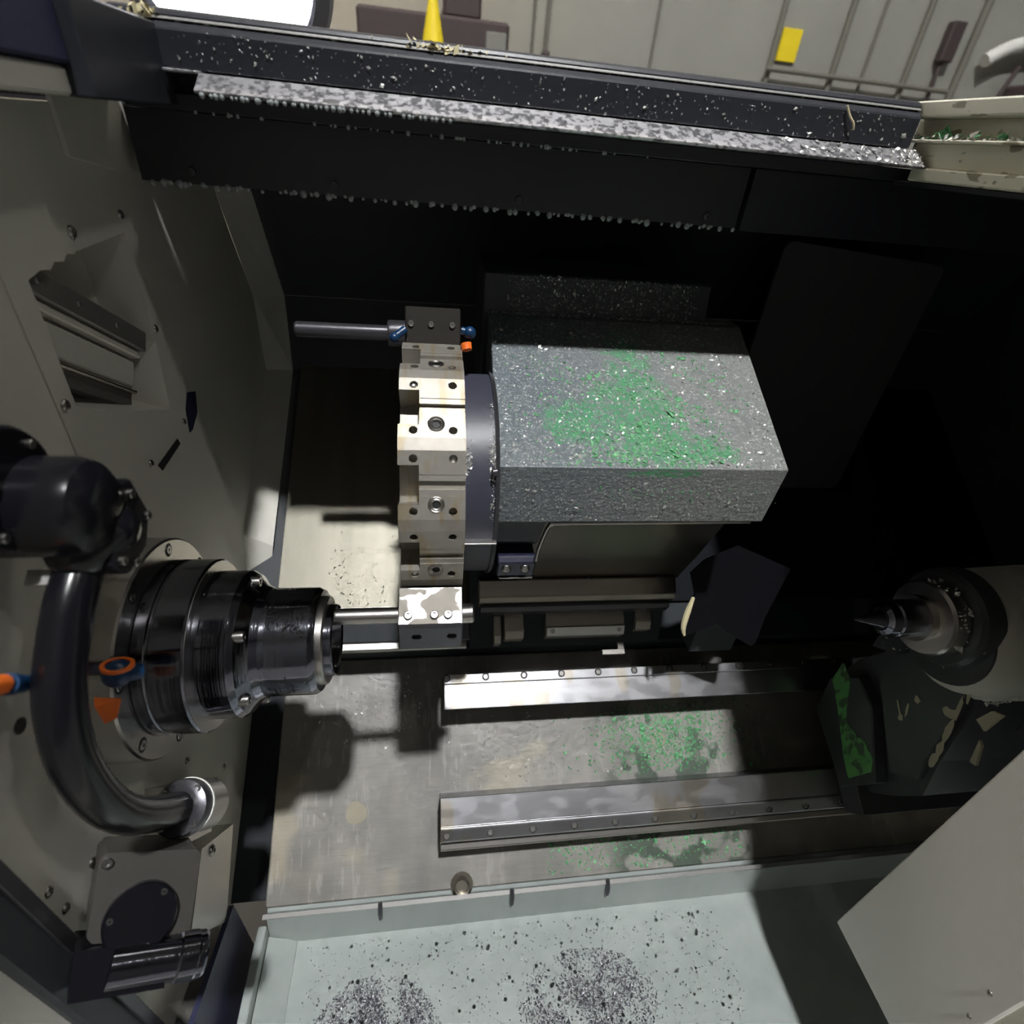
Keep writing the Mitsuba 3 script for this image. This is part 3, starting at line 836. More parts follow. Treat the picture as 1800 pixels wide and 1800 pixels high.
for a in flats:
    cutn = m3.Manifold.cube([0.08, 0.054, 0.05]).translate([0.165, -0.027, TX0 - 0.022])
    mf = mf - at(cutn, a)
    for tg in (-0.0358, 0.0358):
        for x in (-0.0262, 0.0270):
            hole = m3.Manifold.cylinder(0.05, 0.0058, 0.0058, 18).rotate([0, 90, 0]).translate([0.185, tg, x])
            mf = mf - at(hole, a)
    bore = m3.Manifold.cylinder(0.05, 0.0115, 0.0115, 28).rotate([0, 90, 0]).translate([0.2065, 0.0262, 0.0043])
    mf = mf - at(bore, a)
mf = mf - m3.Manifold.cylinder(0.02, 0.145, 0.135, 64).translate([0, 0, TX0 - 0.001])
tm = to_tm(mf)
v = np.asarray(tm.vertices)
yz = TC + v[:, :1] * E0 + v[:, 1:2] * E1
t = 'tool_turret'
tag(t, 'worn steel twelve station tool turret disc in the middle of the cabin', 'tool turret')
put(t + '__disc', trimesh.Trimesh(np.column_stack([v[:, 2], yz]), tm.faces, process=False), 'turret_steel')
BUSH = turned([(0.0055, -0.006), (0.0113, -0.006), (0.0113, 0.0012), (0.0102, 0.0018), (0.0085, 0.0008), (0.0070, 0.0016), (0.0055, 0.0008)], 28)
bush = mikit.ply(BUSH, 'satin_steel', smooth=30)
plug = mikit.ply(turned([(0, 0), (0.0055, 0), (0.0054, 0.004), (0, 0.004)], 16), 'hole_black')
grub = mikit.ply(turned([(0, 0), (0.0056, 0), (0.0056, 0.006), (0.0030, 0.007), (0, 0.006)], 16), 'screw_steel', smooth=30)
for i, a in enumerate(flats):
    if i in (0, 1, 2, 3, 4, 11):
        rd = (0, *tdir(a))
        if i != 0:
            pk = put(t + '__coolant_port', bush, None, to_world=T(pose(tpt(0.0043, a, 0.2085, 0.0262), rd)))
            put(pk + '__bore', plug, None, to_world=T(pose(tpt(0.0043, a, 0.2030, 0.0262), rd)))
        for tg in (-0.0358, 0.0358):
            for x in (-0.0262, 0.0270):
                if (i + (tg > 0) * 2 + (x > 0)) % 4 == 3:
                    put(t + '__set_screw', grub, None, to_world=T(pose(tpt(x, a, 0.199, tg), rd)))
TA = (float(TC[0]), float(TC[1]))
put(t + '__hub', lathe([(TX0 + 0.012, 0), (TX0 + 0.012, 0.09), (TX0 + 0.019, 0.10), (TX0 + 0.019, 0)], TA, 64), 'dark_steel', 30)
t = 'turret_boss'
tag(t, 'smooth dark steel drum between the turret disc and its green speckled cover', 'turret drum')
put(t + '__drum', lathe([(0.0445, 0), (0.0445, 0.168), (0.0895, 0.168), (0.0895, 0)], TA, 96), 'drum_paint', 30)
put(t + '__edge_plate', box(0.045, 0.0945, 0.630, 0.655, 1.1985, 1.2015, 0.0008), 'ground_steel')
put(t + '__collar', lathe([(0.0895, 0), (0.0895, 0.1735), (0.0955, 0.1705), (0.0955, 0)], TA, 96), 'dark_steel', 30)
put(t + '__bracket', DARKSCREW, None, to_world=T(pose((0.088, 0.655, 1.31), (-1, 0, 0), scale=0.006)))

k = rng.uniform(0, 1, 420)
ang = np.concatenate([rng.normal(-3, 4.5, 300), rng.uniform(-34, 30, 120)])
xx = np.concatenate([np.where(k[:150] < 2, 0.046 + 0.009 * k[:150] ** 2, 0), 0.089 - 0.009 * k[150:300] ** 2, rng.uniform(0.083, 0.0892, 120)])
P = np.stack([tpt(x, q, 0.1684) for x, q in zip(xx, ang)])
tag(put('drum_chips', flakes(P, np.stack([[0, *tdir(q)] for q in ang]), 0.0011, 61, 0.7), 'bright_chips'), 'pale chip patches on both edges of the dark turret drum', 'chips', kind='stuff')

# tool block at the bottom with its boring bar
t = 'tool_holder'
tag(t, 'bright lit steel tool block at the bottom of the turret, facing the chuck', 'tool holder')
A, B = tpt(0, 68.7, 0.2115, -0.0475)[1:], tpt(0, 68.7, 0.267, -0.0475)[1:]
prof = [tuple(A), tuple(B), (float(B[0]) - 0.001, float(B[1]) - 0.006), (float(B[0]) + 0.004, float(B[1]) - 0.056), (float(B[0]) + 0.07, float(B[1]) - 0.066), tuple(tpt(0, 68.7, 0.2115, 0.045)[1:])]
blk = to_mf(cprism(prof, -0.0505, 0.0435, 0.0015))
fz = (float(B[0]) + 0.0005, float(B[1]) - 0.028)
for x in (-0.024, 0.028):
    blk = blk - m3.Manifold.cylinder(0.05, 0.0075, 0.0075, 20).rotate([90, 0, 0]).translate([x, fz[0] + 0.012, fz[1]])
put(t + '__block', to_tm(blk), 'dark_steel')
nf = -tdir(158.7)
put(t + '__ground_face', hull([tpt(x, 68.7, r, g) for x in (-0.0495, 0.0425) for r in (0.2125, 0.2662) for g in (-0.0470, -0.0482)]), 'wet_ground')
labels[t + '__ground_face'] = {'label': 'shining wet upper face'}
for x in (-0.036, 0.002, 0.022):
    put(t + '__screw', SCREW, None, to_world=T(pose(tpt(x, 68.7, 0.2535, -0.0475), (0, *nf), scale=0.0062)))
for x in (-0.024, 0.028):
    put(t + '__recessed_screw', SUNK, None, to_world=T(pose((x, fz[0] + 0.008, fz[1]), (0, -1, 0.0), scale=0.0070)))
tb = (float(B[0]) + 0.036, float(B[1]) - 0.016)
t = 'boring_bar'
tag(t, 'short steel boring bar sticking out of the lit tool block towards the chuck', 'boring bar')
put(t + '__shank', lathe([(-0.163, 0), (-0.163, 0.0110), (-0.160, 0.0122), (-0.049, 0.0122), (-0.049, 0)], tb, 32), 'satin_steel', 30)
put(t + '__head', lathe([(-0.1905, 0), (-0.1905, 0.0100), (-0.1870, 0.0150), (-0.1660, 0.0150), (-0.1625, 0.0125), (-0.1625, 0)], tb, 24), 'dark_steel', 20)
put(t + '__insert', hull([(-0.192, tb[0] - 0.017, tb[1] + 0.004), (-0.180, tb[0] - 0.015, tb[1] + 0.006), (-0.184, tb[0] - 0.008, tb[1] + 0.010), (-0.192, tb[0] - 0.016, tb[1]), (-0.181, tb[0] - 0.010, tb[1] + 0.002)]), 'satin_steel')
put(t + '__tail_end', lathe([(0.0435, 0), (0.0435, 0.0150), (0.060, 0.0150), (0.0625, 0.0130), (0.0625, 0)], tb, 32), 'satin_steel', 30)

# tool block at the top with the second bar
t = 'tool_holder_001'
tag(t, 'dark shaded tool block on top of the turret', 'tool holder')
prof = [tuple(tpt(0, -81.3, r, g)[1:]) for r, g in ((0.2112, -0.048), (0.2112, 0.048), (0.198, 0.053), (0.262, 0.053), (0.262, -0.05))]
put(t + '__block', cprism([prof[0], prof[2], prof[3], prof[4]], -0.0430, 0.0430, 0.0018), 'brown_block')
nf2 = tdir(8.7)
for x in (-0.034, -0.003, 0.030):
    put(t + '__screw', SCREW, None, to_world=T(pose(tpt(x, -81.3, 0.236, 0.053), (0, *nf2), scale=0.0046)))
tb2 = tpt(0, -81.3, 0.231, -0.016)[1:]
t = 'boring_bar_001'
tag(t, 'long dull boring bar in the dark upper tool block, pointing left', 'boring bar')
put(t + '__shank', lathe([(-0.222, 0), (-0.222, 0.0105), (-0.219, 0.0125), (-0.072, 0.0125), (-0.072, 0)], tb2, 32), 'dark_steel', 30)
put(t + '__sleeve', lathe([(-0.074, 0), (-0.074, 0.0200), (-0.070, 0.0215), (-0.043, 0.0215), (-0.043, 0)], tb2, 32), 'dark_steel', 30)
t = 'coolant_nozzle'
tag(t, 'small blue coolant nozzle with an orange tip beside the dark upper tool block', 'coolant nozzle')
c = np.array([0.0560, 0.842, 1.448])
put(t + '__joint', trimesh.creation.icosphere(3, 0.0095).apply_translation(c), 'blue_plastic', True)
put(t + '__tip', tube([c + [-0.006, -0.010, -0.014], c + [-0.004, -0.016, -0.022]], [0.0085, 0.0078], 20, 2), 'orange_plastic', 30)
put(t + '__stem', tube([c + [-0.013, 0.002, 0.002], c + [0, 0, 0]], [0.006, 0.006], 16, 2), 'blue_plastic', 30)
t = 'coolant_nozzle_001'
tag(t, 'small dark blue nozzle just left of the dark upper tool block', 'coolant nozzle')
c = np.array([-0.0585, 0.846, 1.434])
put(t + '__joint', trimesh.creation.icosphere(3, 0.0075).apply_translation(c), 'blue_plastic', True)
put(t + '__stem', tube([c, c + [0.016, 0.012, 0.01]], 0.006, 16, 2), 'blue_plastic', 30)

# ================================================================== turret cover
t = 'turret_cover'
tag(t, 'big grey box cover right of the turret, crusted with green and white chips', 'machine cover')
sec = lambda k: [(0.092 + 0.454 * k, 0.670, 1.3105), (0.110 + 0.503 * k, 1.048, 1.4215), (0.110 + 0.503 * k, 1.10, 1.4215), (0.110 + 0.503 * k, 1.10, 1.20), (0.095 + 0.447 * k, 0.676, 1.2105)]
body = m3.Manifold.hull_points(np.array(sec(0) + sec(1)))
body = m3.Manifold.minkowski_sum(body, m3.Manifold.sphere(0.0025, 8)) if hasattr(m3.Manifold, 'minkowski_sum') else body
put(t + '__body', to_tm(body), 'housing_paint', 25)
put(t + '__raised_box', cprism([(1.058, 1.420), (1.072, 1.4935), (1.26, 1.4935), (1.26, 1.26), (1.058, 1.26)], 0.094, 0.545, 0.003), 'tail_paint')
labels[t + '__raised_box'] = {'label': 'dark raised box behind'}
put(t + '__rim', box(0.100, 0.605, 1.042, 1.0500, 1.4235, 1.4265, 0.001), 'tail_paint')
put(t + '__leg', prism([(0.676, 1.2085), (0.76, 1.2085), (0.78, 1.12), (0.730, 1.12), (0.705, 1.145)], 0.097, 0.176), 'tail_paint')
put(t + '__edge_trim', tube([[0.1704, 0.682, 1.1237], [0.173, 0.682, 1.1516], [0.1818, 0.682, 1.189], [0.19, 0.682, 1.198], [0.2159, 0.682, 1.2002], [0.5287, 0.682, 1.2025]], 0.0036, 12, 6), 'satin_steel', 30)
labels[t + '__edge_trim'] = {'label': 'bright bent steel edging under the cover'}
put(t + '__inner_sheet', prism([(0.705, 1.208), (0.745, 1.165), (0.80, 1.03), (0.845, 0.93), (0.85, 0.94), (0.76, 1.17), (0.72, 1.208)], 0.176, 0.535), 'sheet_metal')
screws(t, 'screw', DARKSCREW, [(0.21, 0.712, 1.194), (0.385, 0.712, 1.194)], 0.006, (0, -0.7, -0.5))
screws(t, 'bolt', BUTTON, [(0.124, 1.000, 1.4105), (0.255, 1.000, 1.4105)], 0.006, (0, -0.28, 0.96))
t2 = 'bolted_clamp_block'
tag(t2, 'dark blue clamp block with two white lit bolts under the left of the cover', 'clamp')
put(t2 + '__block', cprism([(0.682, 1.118), (0.690, 1.082), (0.735, 1.078), (0.735, 1.126), (0.690, 1.126)], 0.107, 0.171, 0.002), 'navy_steel')
put(t2 + '__tag', cprism([(0.6880, 1.0815), (0.6865, 1.0795), (0.70, 1.068), (0.705, 1.072)], 0.112, 0.170, 0.0006), 'satin_steel')
screws(t2, 'bolt', BUTTON, [(0.122, 0.685, 1.105), (0.154, 0.685, 1.105)], 0.0085, (0, -0.98, 0.2))

nt = np.array([0, -0.2818, 0.9595])


def on_top(x, f):      # f from 0 at the front ridge to 1 at the rear edge of the upper face
    return np.stack([x, 0.670 + 0.378 * f, 1.3130 + 0.111 * f], 1)


n = 5200
f = rng.uniform(0, 1, n) ** 1.15; x = 0.10 + (0.442 + 0.055 * f) * rng.uniform(0, 1, n)
tag(put('cover_bright_chips', cat(flakes(on_top(x, f * 0.98), nt, 0.0013, 41, 0.8), flakes(np.stack([rng.uniform(0.1, 0.54, 1100), np.full(1100, 0.6702), rng.uniform(1.215, 1.309, 1100)], 1), (0, -1, 0), 0.0012, 42, 0.6),
        flakes(np.stack([rng.uniform(0.10, 0.585, 800), rng.normal(1.046, 0.005, 800), np.full(800, 1.4272)], 1), (0, 0, 1), 0.0014, 43, 0.9),
        flakes(np.stack([rng.uniform(0.14, 0.52, 1100), 1.0585 + 0.0135 * (kk := rng.uniform(0, 1, 1100)), 1.425 + 0.068 * kk], 1), (0, -0.95, 0.3), 0.0011, 44, 0.8)), 'bright_chips'),
    'bright metal chips sprinkled over the turret cover and the dark box behind it', 'chips', kind='stuff')
n = 3600
x = np.concatenate([rng.normal(0.335, 0.075, n // 2), rng.normal(0.36, 0.10, n // 2)]); f = np.concatenate([np.abs(rng.normal(0.18, 0.17, n // 2)), np.abs(rng.normal(0.45, 0.22, n // 2))])
ok = (x > 0.12) & (x < 0.545) & (f < 0.93)
pv = meshkit.fbm(np.stack([x * 30, f * 9, f * 0], 1), 3, 5)
ok &= pv > 0.43
tag(put('cover_green_chips', cat(flakes(on_top(x[ok], f[ok]), nt, 0.0020, 45, 0.6), flakes(np.stack([rng.normal(0.36, 0.07, 350), np.full(350, 0.6702), 1.309 - np.abs(rng.normal(0, 0.03, 350))], 1), (0, -1, 0), 0.0013, 46, 0.5)), 'green_flakes'),
    'green plastic chips caked on the sloping top of the turret cover', 'chips', kind='stuff')

# ================================================================== saddle parts under the turret
t = 'saddle'
tag(t, 'dark carriage under the turret cover with a long steel bar and stepped blocks', 'carriage')
put(t + '__base', bedprism([(-0.36, -0.402), (-0.36, -0.20), (-0.20, -0.23), (-0.150, -0.34), (-0.030, -0.385), (-0.030, -0.402)], 0.080, 0.525, 0.002), 'matte_dark')
put(t + '__long_bar', bedprism([(-0.150, -0.29), (-0.150, -0.245), (-0.146, -0.240), (-0.112, -0.250), (-0.102, -0.262), (-0.100, -0.29)], 0.094, 0.525, 0.002), 'brown_steel')
put(t + '__bar_track', bedprism([(-0.101, -0.30), (-0.101, -0.268), (-0.094, -0.268), (-0.090, -0.275), (-0.086, -0.275), (-0.084, -0.30)], 0.098, 0.515, 0.001), 'dark_steel')
for (x0, x1, so, mo) in ((0.132, 0.148, -0.030, 0), (0.155, 0.198, -0.038, 0.004), (0.247, 0.428, -0.041, 0.006), (0.456, 0.493, -0.050, 0.004)):
    put(t + '__step_block', bedprism([(-0.125, -0.39), (-0.125, -0.33 + mo), (so - 0.018, -0.336 + mo), (so - 0.0155, -0.3365 + mo), (so, -0.348 + mo), (so, -0.39)], x0, x1, 0.0015), 'block_steel')
put(t + '__bright_strip', bedprism([(-0.061, -0.345), (-0.061, -0.3285), (-0.058, -0.327), (-0.042, -0.339), (-0.040, -0.345)], 0.249, 0.427, 0.0008), 'ground_steel')
put(t + '__stop_plate', bedbox(0.385, 0.440, -0.014, -0.002, -0.400, -0.384, 0.001), 'satin_steel')
put(t + '__stop_plate', bedbox(0.424, 0.440, -0.030, -0.013, -0.400, -0.386, 0.001), 'satin_steel')
screws(t, 'screw', SUNK, [bed_pt(x, -0.0505, -0.3318) for x in (0.262, 0.414)], 0.0052, (0, *(BN * 0.83 + BT * 0.56)))
screws(t, 'bolt', DARKSCREW, [bed_pt(x, -0.148, -0.242) for x in (0.33, 0.485)] + [bed_pt(x, -0.100, -0.33) for x in (0.265, 0.335)], 0.0052, nb)
put(t + '__cross_plate', bedprism([(-0.10, -0.40), (-0.10, -0.362), (-0.045, -0.372), (-0.040, -0.40)], 0.044, 0.120, 0.001), 'dark_steel')
t = 'way_guard'
tag(t, 'tilted black guard sheet with a pointed lower corner, between the carriage and the tailstock', 'panel')
gp = [[0.5065, 0.7565, 1.0216], [0.5332, 0.7664, 1.0466], [0.602, 0.777, 1.0732], [0.7212, 0.7587, 1.0273], [0.6805, 0.7199, 0.9299], [0.6673, 0.6988, 0.8767], [0.6581, 0.696, 0.8698], [0.647, 0.6981, 0.875], [0.5749, 0.7156, 0.9189], [0.5096, 0.7071, 0.8975], [0.5097, 0.7264, 0.9462], [0.5201, 0.7399, 0.98]]
put(t + '__sheet', slab(gp, (0, -0.9291, 0.3697), 0.006), 'hard_black')
put(t + '__post', box(0.56, 0.66, 0.745, 0.80, 0.80, 0.93, 0.002), 'dark_sheet')
tag(put('straw_seal', tube([[0.5131, 0.7319, 0.9801], [0.5054, 0.7221, 0.9554], [0.5006, 0.714, 0.9351], [0.499, 0.7072, 0.9179], [0.5031, 0.7016, 0.9039]], [0.003, 0.006, 0.006, 0.005, 0.0025], 8), 'straw', 30), 'curved straw coloured strip along the left edge of the black way guard', 'seal')

# ================================================================== tailstock
TLA = (0.579, 1.068)
t = 'live_center'
tag(t, 'pointed steel live centre in the tailstock', 'live center')
put(t + '__point', lathe([(0.717, 0.0004), (0.768, 0.0165), (0.770, 0.0165), (0.770, 0)], TLA, 40), 'polished_steel', 25)
put(t + '__shoulder', lathe([(0.768, 0), (0.768, 0.020), (0.773, 0.0275), (0.787, 0.0300), (0.790, 0.0325), (0.832, 0.0325), (0.832, 0)], TLA, 48), 'polished_steel', 25)
put(t + '__collar', lathe([(0.832, 0), (0.832, 0.040), (0.846, 0.040), (0.848, 0.062), (0.853, 0.066), (0.876, 0.066), (0.879, 0.063), (0.881, 0.063), (0.881, 0)], TLA, 64), 'satin_steel', 25)
t = 'tailstock'
tag(t, 'black tailstock with chipped paint, green smears and a grey sleeve, on the lower rails', 'tailstock')
put(t + '__quill_face', lathe([(0.880, 0), (0.880, 0.080), (0.888, 0.086), (0.92, 0.088), (0.92, 0)], TLA, 64), 'tail_paint', 25)
SL = (0.567, 1.036)
put(t + '__sleeve', lathe([(0.910, 0.02), (0.910, 0.088), (0.922, 0.102), (0.950, 0.116), (1.045, 0.120), (1.052, 0.117), (1.060, 0.117), (1.068, 0.121), (1.50, 0.126), (1.50, 0.02)], SL, 72), 'sleeve_rubber', 25)
put(t + '__seal', lathe([(0.9065, 0.02), (0.9065, 0.088), (0.9102, 0.089), (0.9102, 0.02)], SL, 72), 'tail_paint')
labels[t + '__sleeve'] = {'label': 'dusty grey round sleeve'}
pl = [(0.640, 0.600), (0.717, 0.735), (0.700, 0.8065), (0.634, 0.93), (0.585, 0.975), (0.515, 1.050), (0.478, 0.969), (0.460, 0.8036), (0.442, 0.7147), (0.4765, 0.6482), (0.5420, 0.5500), (0.590, 0.5650)]
put(t + '__body', prism(pl, 0.945, 1.35), 'tail_paint')
put(t + '__face_plate', prism([(0.624, 0.835), (0.634, 0.915), (0.575, 0.968), (0.522, 1.030), (0.488, 0.960), (0.472, 0.8036), (0.460, 0.7447), (0.500, 0.700)], 0.925, 0.946), 'tail_paint')
put(t + '__wedge', cprism([(0.6996, 0.63), (0.712, 0.73), (0.66, 0.80), (0.60, 0.78), (0.50, 0.655), (0.548, 0.553)], 0.915, 0.946, 0.003), 'tail_paint')
put(t + '__rail_foot', bedbox(0.92, 1.35, 0.262, 0.36, -0.4185, -0.36, 0.002), 'tail_paint')
put(t + '__lug', prism([(0.66, 0.90), (0.66, 0.965), (0.625, 0.975), (0.612, 0.93)], 0.90, 0.94), 'tail_paint')
put(t + '__bracket_arm', box(1.00, 1.5, 0.415, 0.440, 0.925, 0.95, 0.003), 'dark_sheet')
# smears and chipped spots, thin coats of their own shape
sm = [(0.700, 0.738), (0.700, 0.790), (0.672, 0.778), (0.655, 0.742), (0.640, 0.712), (0.622, 0.690), (0.590, 0.690), (0.565, 0.700), (0.535, 0.690), (0.523, 0.668), (0.548, 0.600), (0.580, 0.625), (0.620, 0.665), (0.655, 0.700)]
put(t + '__green_smear', prism(Polygon(sm).buffer(0.004).simplify(0.001), 0.9138, 0.9152), 'green_smear')
labels[t + '__green_smear'] = {'label': 'green smear of plastic swarf'}
spots = []
rs = np.random.default_rng(77)
for (y, z, w, h, tlt) in ((0.5615, 0.828, 0.0022, 0.020, -50), (0.548, 0.842, 0.0025, 0.018, -20), (0.5448, 0.8764, 0.007, 0.010, -30), (0.549, 0.816, 0.006, 0.008, -30), (0.527, 1.008, 0.008, 0.004, 0), (0.522, 0.990, 0.005, 0.005, 0),
                          (0.492, 0.985, 0.004, 0.030, -22), (0.483, 0.930, 0.0035, 0.030, -15), (0.473, 0.886, 0.006, 0.026, -12), (0.465, 0.845, 0.006, 0.024, -10), (0.4595, 0.812, 0.009, 0.020, -8), (0.491, 0.912, 0.010, 0.016, 30)):
    ang = np.linspace(0, 2 * np.pi, 11)[:-1]
    rr = rs.uniform(0.65, 1.2, 10)
    c, s = math.cos(math.radians(tlt)), math.sin(math.radians(tlt))
    u, w2 = np.cos(ang) * rr * w, np.sin(ang) * rr * h
    put(t + '__bare_spot', prism([(y + c * p - s * q, z + s * p + c * q) for p, q in zip(u, w2)], 0.9240, 0.9253), 'bare_paint')
put(t + '__bare_edge', hull([(x, y, z) for x in (0.944, 0.950) for (y, z) in ((0.4560, 0.965), (0.440, 0.975), (0.4440, 0.925), (0.4640, 0.930))]), 'bare_paint')
put(t + '__bare_edge', hull([(x, y, z) for x in (0.944, 0.950) for (y, z) in ((0.4400, 0.905), (0.432, 0.900), (0.418, 0.862), (0.428, 0.858))]), 'bare_paint')
n = 420
q = rng.integers(0, 4, n)
P = np.where((q == 0)[:, None], np.stack([rng.uniform(0.85, 0.95, n), TLA[0] + 0.066 * np.cos(aa := rng.normal(2.2, 0.5, n)), TLA[1] + 0.067 * np.sin(aa)], 1),
             np.where((q == 1)[:, None], np.stack([np.full(n, 0.894), TLA[0] + (r0 := rng.uniform(0.066, 0.085, n)) * np.cos(ab := rng.uniform(1.4, 4.2, n)), TLA[1] + r0 * np.sin(ab)], 1),
                      np.where((q == 2)[:, None], np.stack([rng.uniform(0.955, 0.975, n), SL[0] + 0.119 * np.cos(ac := rng.uniform(1.8, 4.4, n)), SL[1] + 0.119 * np.sin(ac)], 1),
                               np.stack([rng.uniform(0.90, 0.93, n), 0.655 + rng.normal(0, 0.02, n), 0.945 + rng.normal(0, 0.012, n)], 1))))
tag(put('tailstock_chips', flakes(P, (-0.7, -0.4, 0.6), 0.0030, 51, 0.9), 'bright_chips'), 'shiny wet chips clinging around the tailstock and its live centre', 'chips', kind='stuff')

# ================================================================== tool setter arm on the headstock
t = 'tool_setter'
tag(t, 'black curved tube with a round pivot hanging in front of the headstock wall', 'tool setter')
EA = (0.457, 1.386)
put(t + '__pivot_flange', lathe([(XW, 0), (XW, 0.0555), (-0.361, 0.0555), (-0.357, 0.0525), (-0.357, 0)], (0.4405, 1.4150), 56), 'rubber', 25)
put(t + '__pivot_body', lathe([(-0.390, 0), (-0.390, 0.047), (-0.325, 0.047), (-0.312, 0.043), (-0.302, 0.032), (-0.298, 0.015), (-0.298, 0)], EA, 56), 'rubber', 30)
put(t + '__elbow', hull(np.concatenate([trimesh.creation.icosphere(2, 0.028).vertices + c for c in ([-0.335, 0.462, 1.372], [-0.335, 0.448, 1.342], [-0.318, 0.470, 1.350])])), 'rubber', 40)
put(t + '__flange_plate', cprism([(0.4804, 1.3968), (0.508, 1.3863), (0.5191, 1.3365), (0.4936, 1.3099), (0.4521, 1.3064), (0.4336, 1.330)], -0.330, -0.302, 0.003), 'hard_black')
screws(t + '__flange_plate', 'bolt', SCREW, [(-0.302, y, z) for y, z in ((0.4950, 1.3760), (0.5090, 1.3390), (0.4470, 1.3290), (0.4640, 1.3130))], 0.0050, (1, 0, 0))
put(t + '__clamp_edge', hull([(x, y, z) for x in (-0.372, -0.325) for (y, z) in ((0.4285, 1.3345), (0.4165, 1.3265), (0.4175, 1.3235), (0.4295, 1.3315))]), 'ground_steel')
screws(t + '__pivot_flange', 'screw', SCREW, [(-0.357, 0.4405 + 0.044 * math.cos(math.radians(q)), 1.415 + 0.044 * math.sin(math.radians(q))) for q in (35, 125, 215, 305)], 0.0045, (1, 0, 0))
put(t + '__collar', tube([(-0.337, 0.452, 1.334), (-0.337, 0.446, 1.326)], 0.0245, 32, 2), 'satin_steel', 30)
path = [(-0.337, 0.446, 1.328), (-0.338, 0.4140, 1.3080), (-0.339, 0.3880, 1.2840), (-0.340, 0.3610, 1.2530), (-0.339, 0.3400, 1.2150), (-0.338, 0.3290, 1.1730), (-0.337, 0.3290, 1.1173), (-0.336, 0.3399, 1.0624), (-0.335, 0.3653, 1.0055), (-0.335, 0.4080, 0.9350)]
put(t + '__tube', tube(path, 0.0205, 28, 8), 'rubber', 40)
te, td = np.array([-0.335, 0.409, 0.933]), np.array([0.05, 0.50, -0.86])
td /= np.linalg.norm(td)
put(t + '__end_flange', moved(turned([(0, 0), (0.021, 0), (0.026, 0.004), (0.034, 0.006), (0.036, 0.010), (0.036, 0.024), (0, 0.024)], 44), te - td * 0.004, td), 'dark_steel', 30)
put(t + '__gasket', moved(turned([(0, 0), (0.0372, 0), (0.0372, 0.003), (0, 0.003)], 44), te + td * 0.020, td), 'white_gasket', 30)
put(t + '__mount', moved(turned([(0, 0), (0.0345, 0), (0.0345, 0.055), (0.030, 0.058), (0, 0.058)], 44), te + td * 0.023, td), 'satin_steel', 30)
RF2 = frame(td)
screws(t + '__end_flange', 'bolt', SCREW, [te + td * 0.005 + RF2 @ np.array([0.029 * math.cos(q), 0.029 * math.sin(q), 0]) for q in (0.6, 2.2, 3.8, 5.3)], 0.005, -td)

t = 'mounting_plate'
tag(t, 'grey steel mounting plate on the wall under the end of the curved arm', 'plate')
put(t + '__plate', prism([(0.4557, 0.7155), (0.5471, 0.6046), (0.4289, 0.4947), (0.3569, 0.6467)], XW, -0.370), 'satin_steel')
put(t + '__pad', prism([(0.475, 0.870), (0.5595, 0.7442), (0.4931, 0.6935), (0.42, 0.800)], XW, -0.372), 'satin_steel')
put(t + '__screw', BUTTON, None, to_world=T(pose((-0.370, 0.472, 0.672), (1, 0, 0), scale=0.009)))

t = 'probe_box'
tag(t, 'square grey box with a round black cover, low on the headstock wall', 'probe box')
n2 = np.array([0.49965, -0.54962, 0.66953])
c4 = [np.array(q) for q in ((-0.3838, 0.3401, 0.9747), (-0.386, 0.27, 0.9187), (-0.296, 0.2838, 0.863), (-0.2922, 0.3599, 0.9226))]
pts = []
for i in range(4):
    for j, w in ((i - 1, 0.006), ((i + 1) % 4, 0.006)):
        d = c4[j] - c4[i]; d = d / np.linalg.norm(d)
        pts += [c4[i] + d * w, c4[i] + d * w - n2 * 0.09]
put(t + '__body', hull(pts), 'box_grey')
put(t + '__round_cover', moved(turned([(0, 0), (0.0375, 0), (0.0375, 0.008), (0.0350, 0.011), (0, 0.011)], 56), (-0.343, 0.2960, 0.9085), n2), 'rubber', 30)
RB = frame(n2)
screws(t + '__round_cover', 'screw', SCREW, [np.array((-0.343, 0.2960, 0.9085)) + n2 * 0.009 + RB @ np.array([0.031 * math.cos(q), 0.031 * math.sin(q), 0]) for q in (0.3, 2.4, 4.5)], 0.0035, n2)
screws(t + '__body', 'bolt', SCREW, [np.array((-0.3775, 0.3376, 0.9679)) + n2 * 0.001 - np.array([0, 0.004, 0.003])], 0.0055, n2)
ub = c4[3] - c4[0]; ub /= np.linalg.norm(ub)
base0 = np.array([-0.392, 0.252, 0.904])
put(t + '__foot', hull([base0 + ub * u + np.array([0, -1, -0.79]) / 1.274 * v + n2 * w for u in (-0.004, 0.088) for v in (-0.022, 0.026) for w in (-0.05, 0.014)]), 'rubber')
put(t + '__barrel', moved(turned([(0, 0), (0.0235, 0), (0.0235, 0.068), (0.0255, 0.070), (0.0255, 0.088), (0.0245, 0.090), (0.0245, 0.096), (0.0225, 0.099), (0.012, 0.099), (0.010, 0.095), (0, 0.095)], 44), base0 + ub * 0.03 + n2 * 0.004, ub), 'polished_steel', 25)

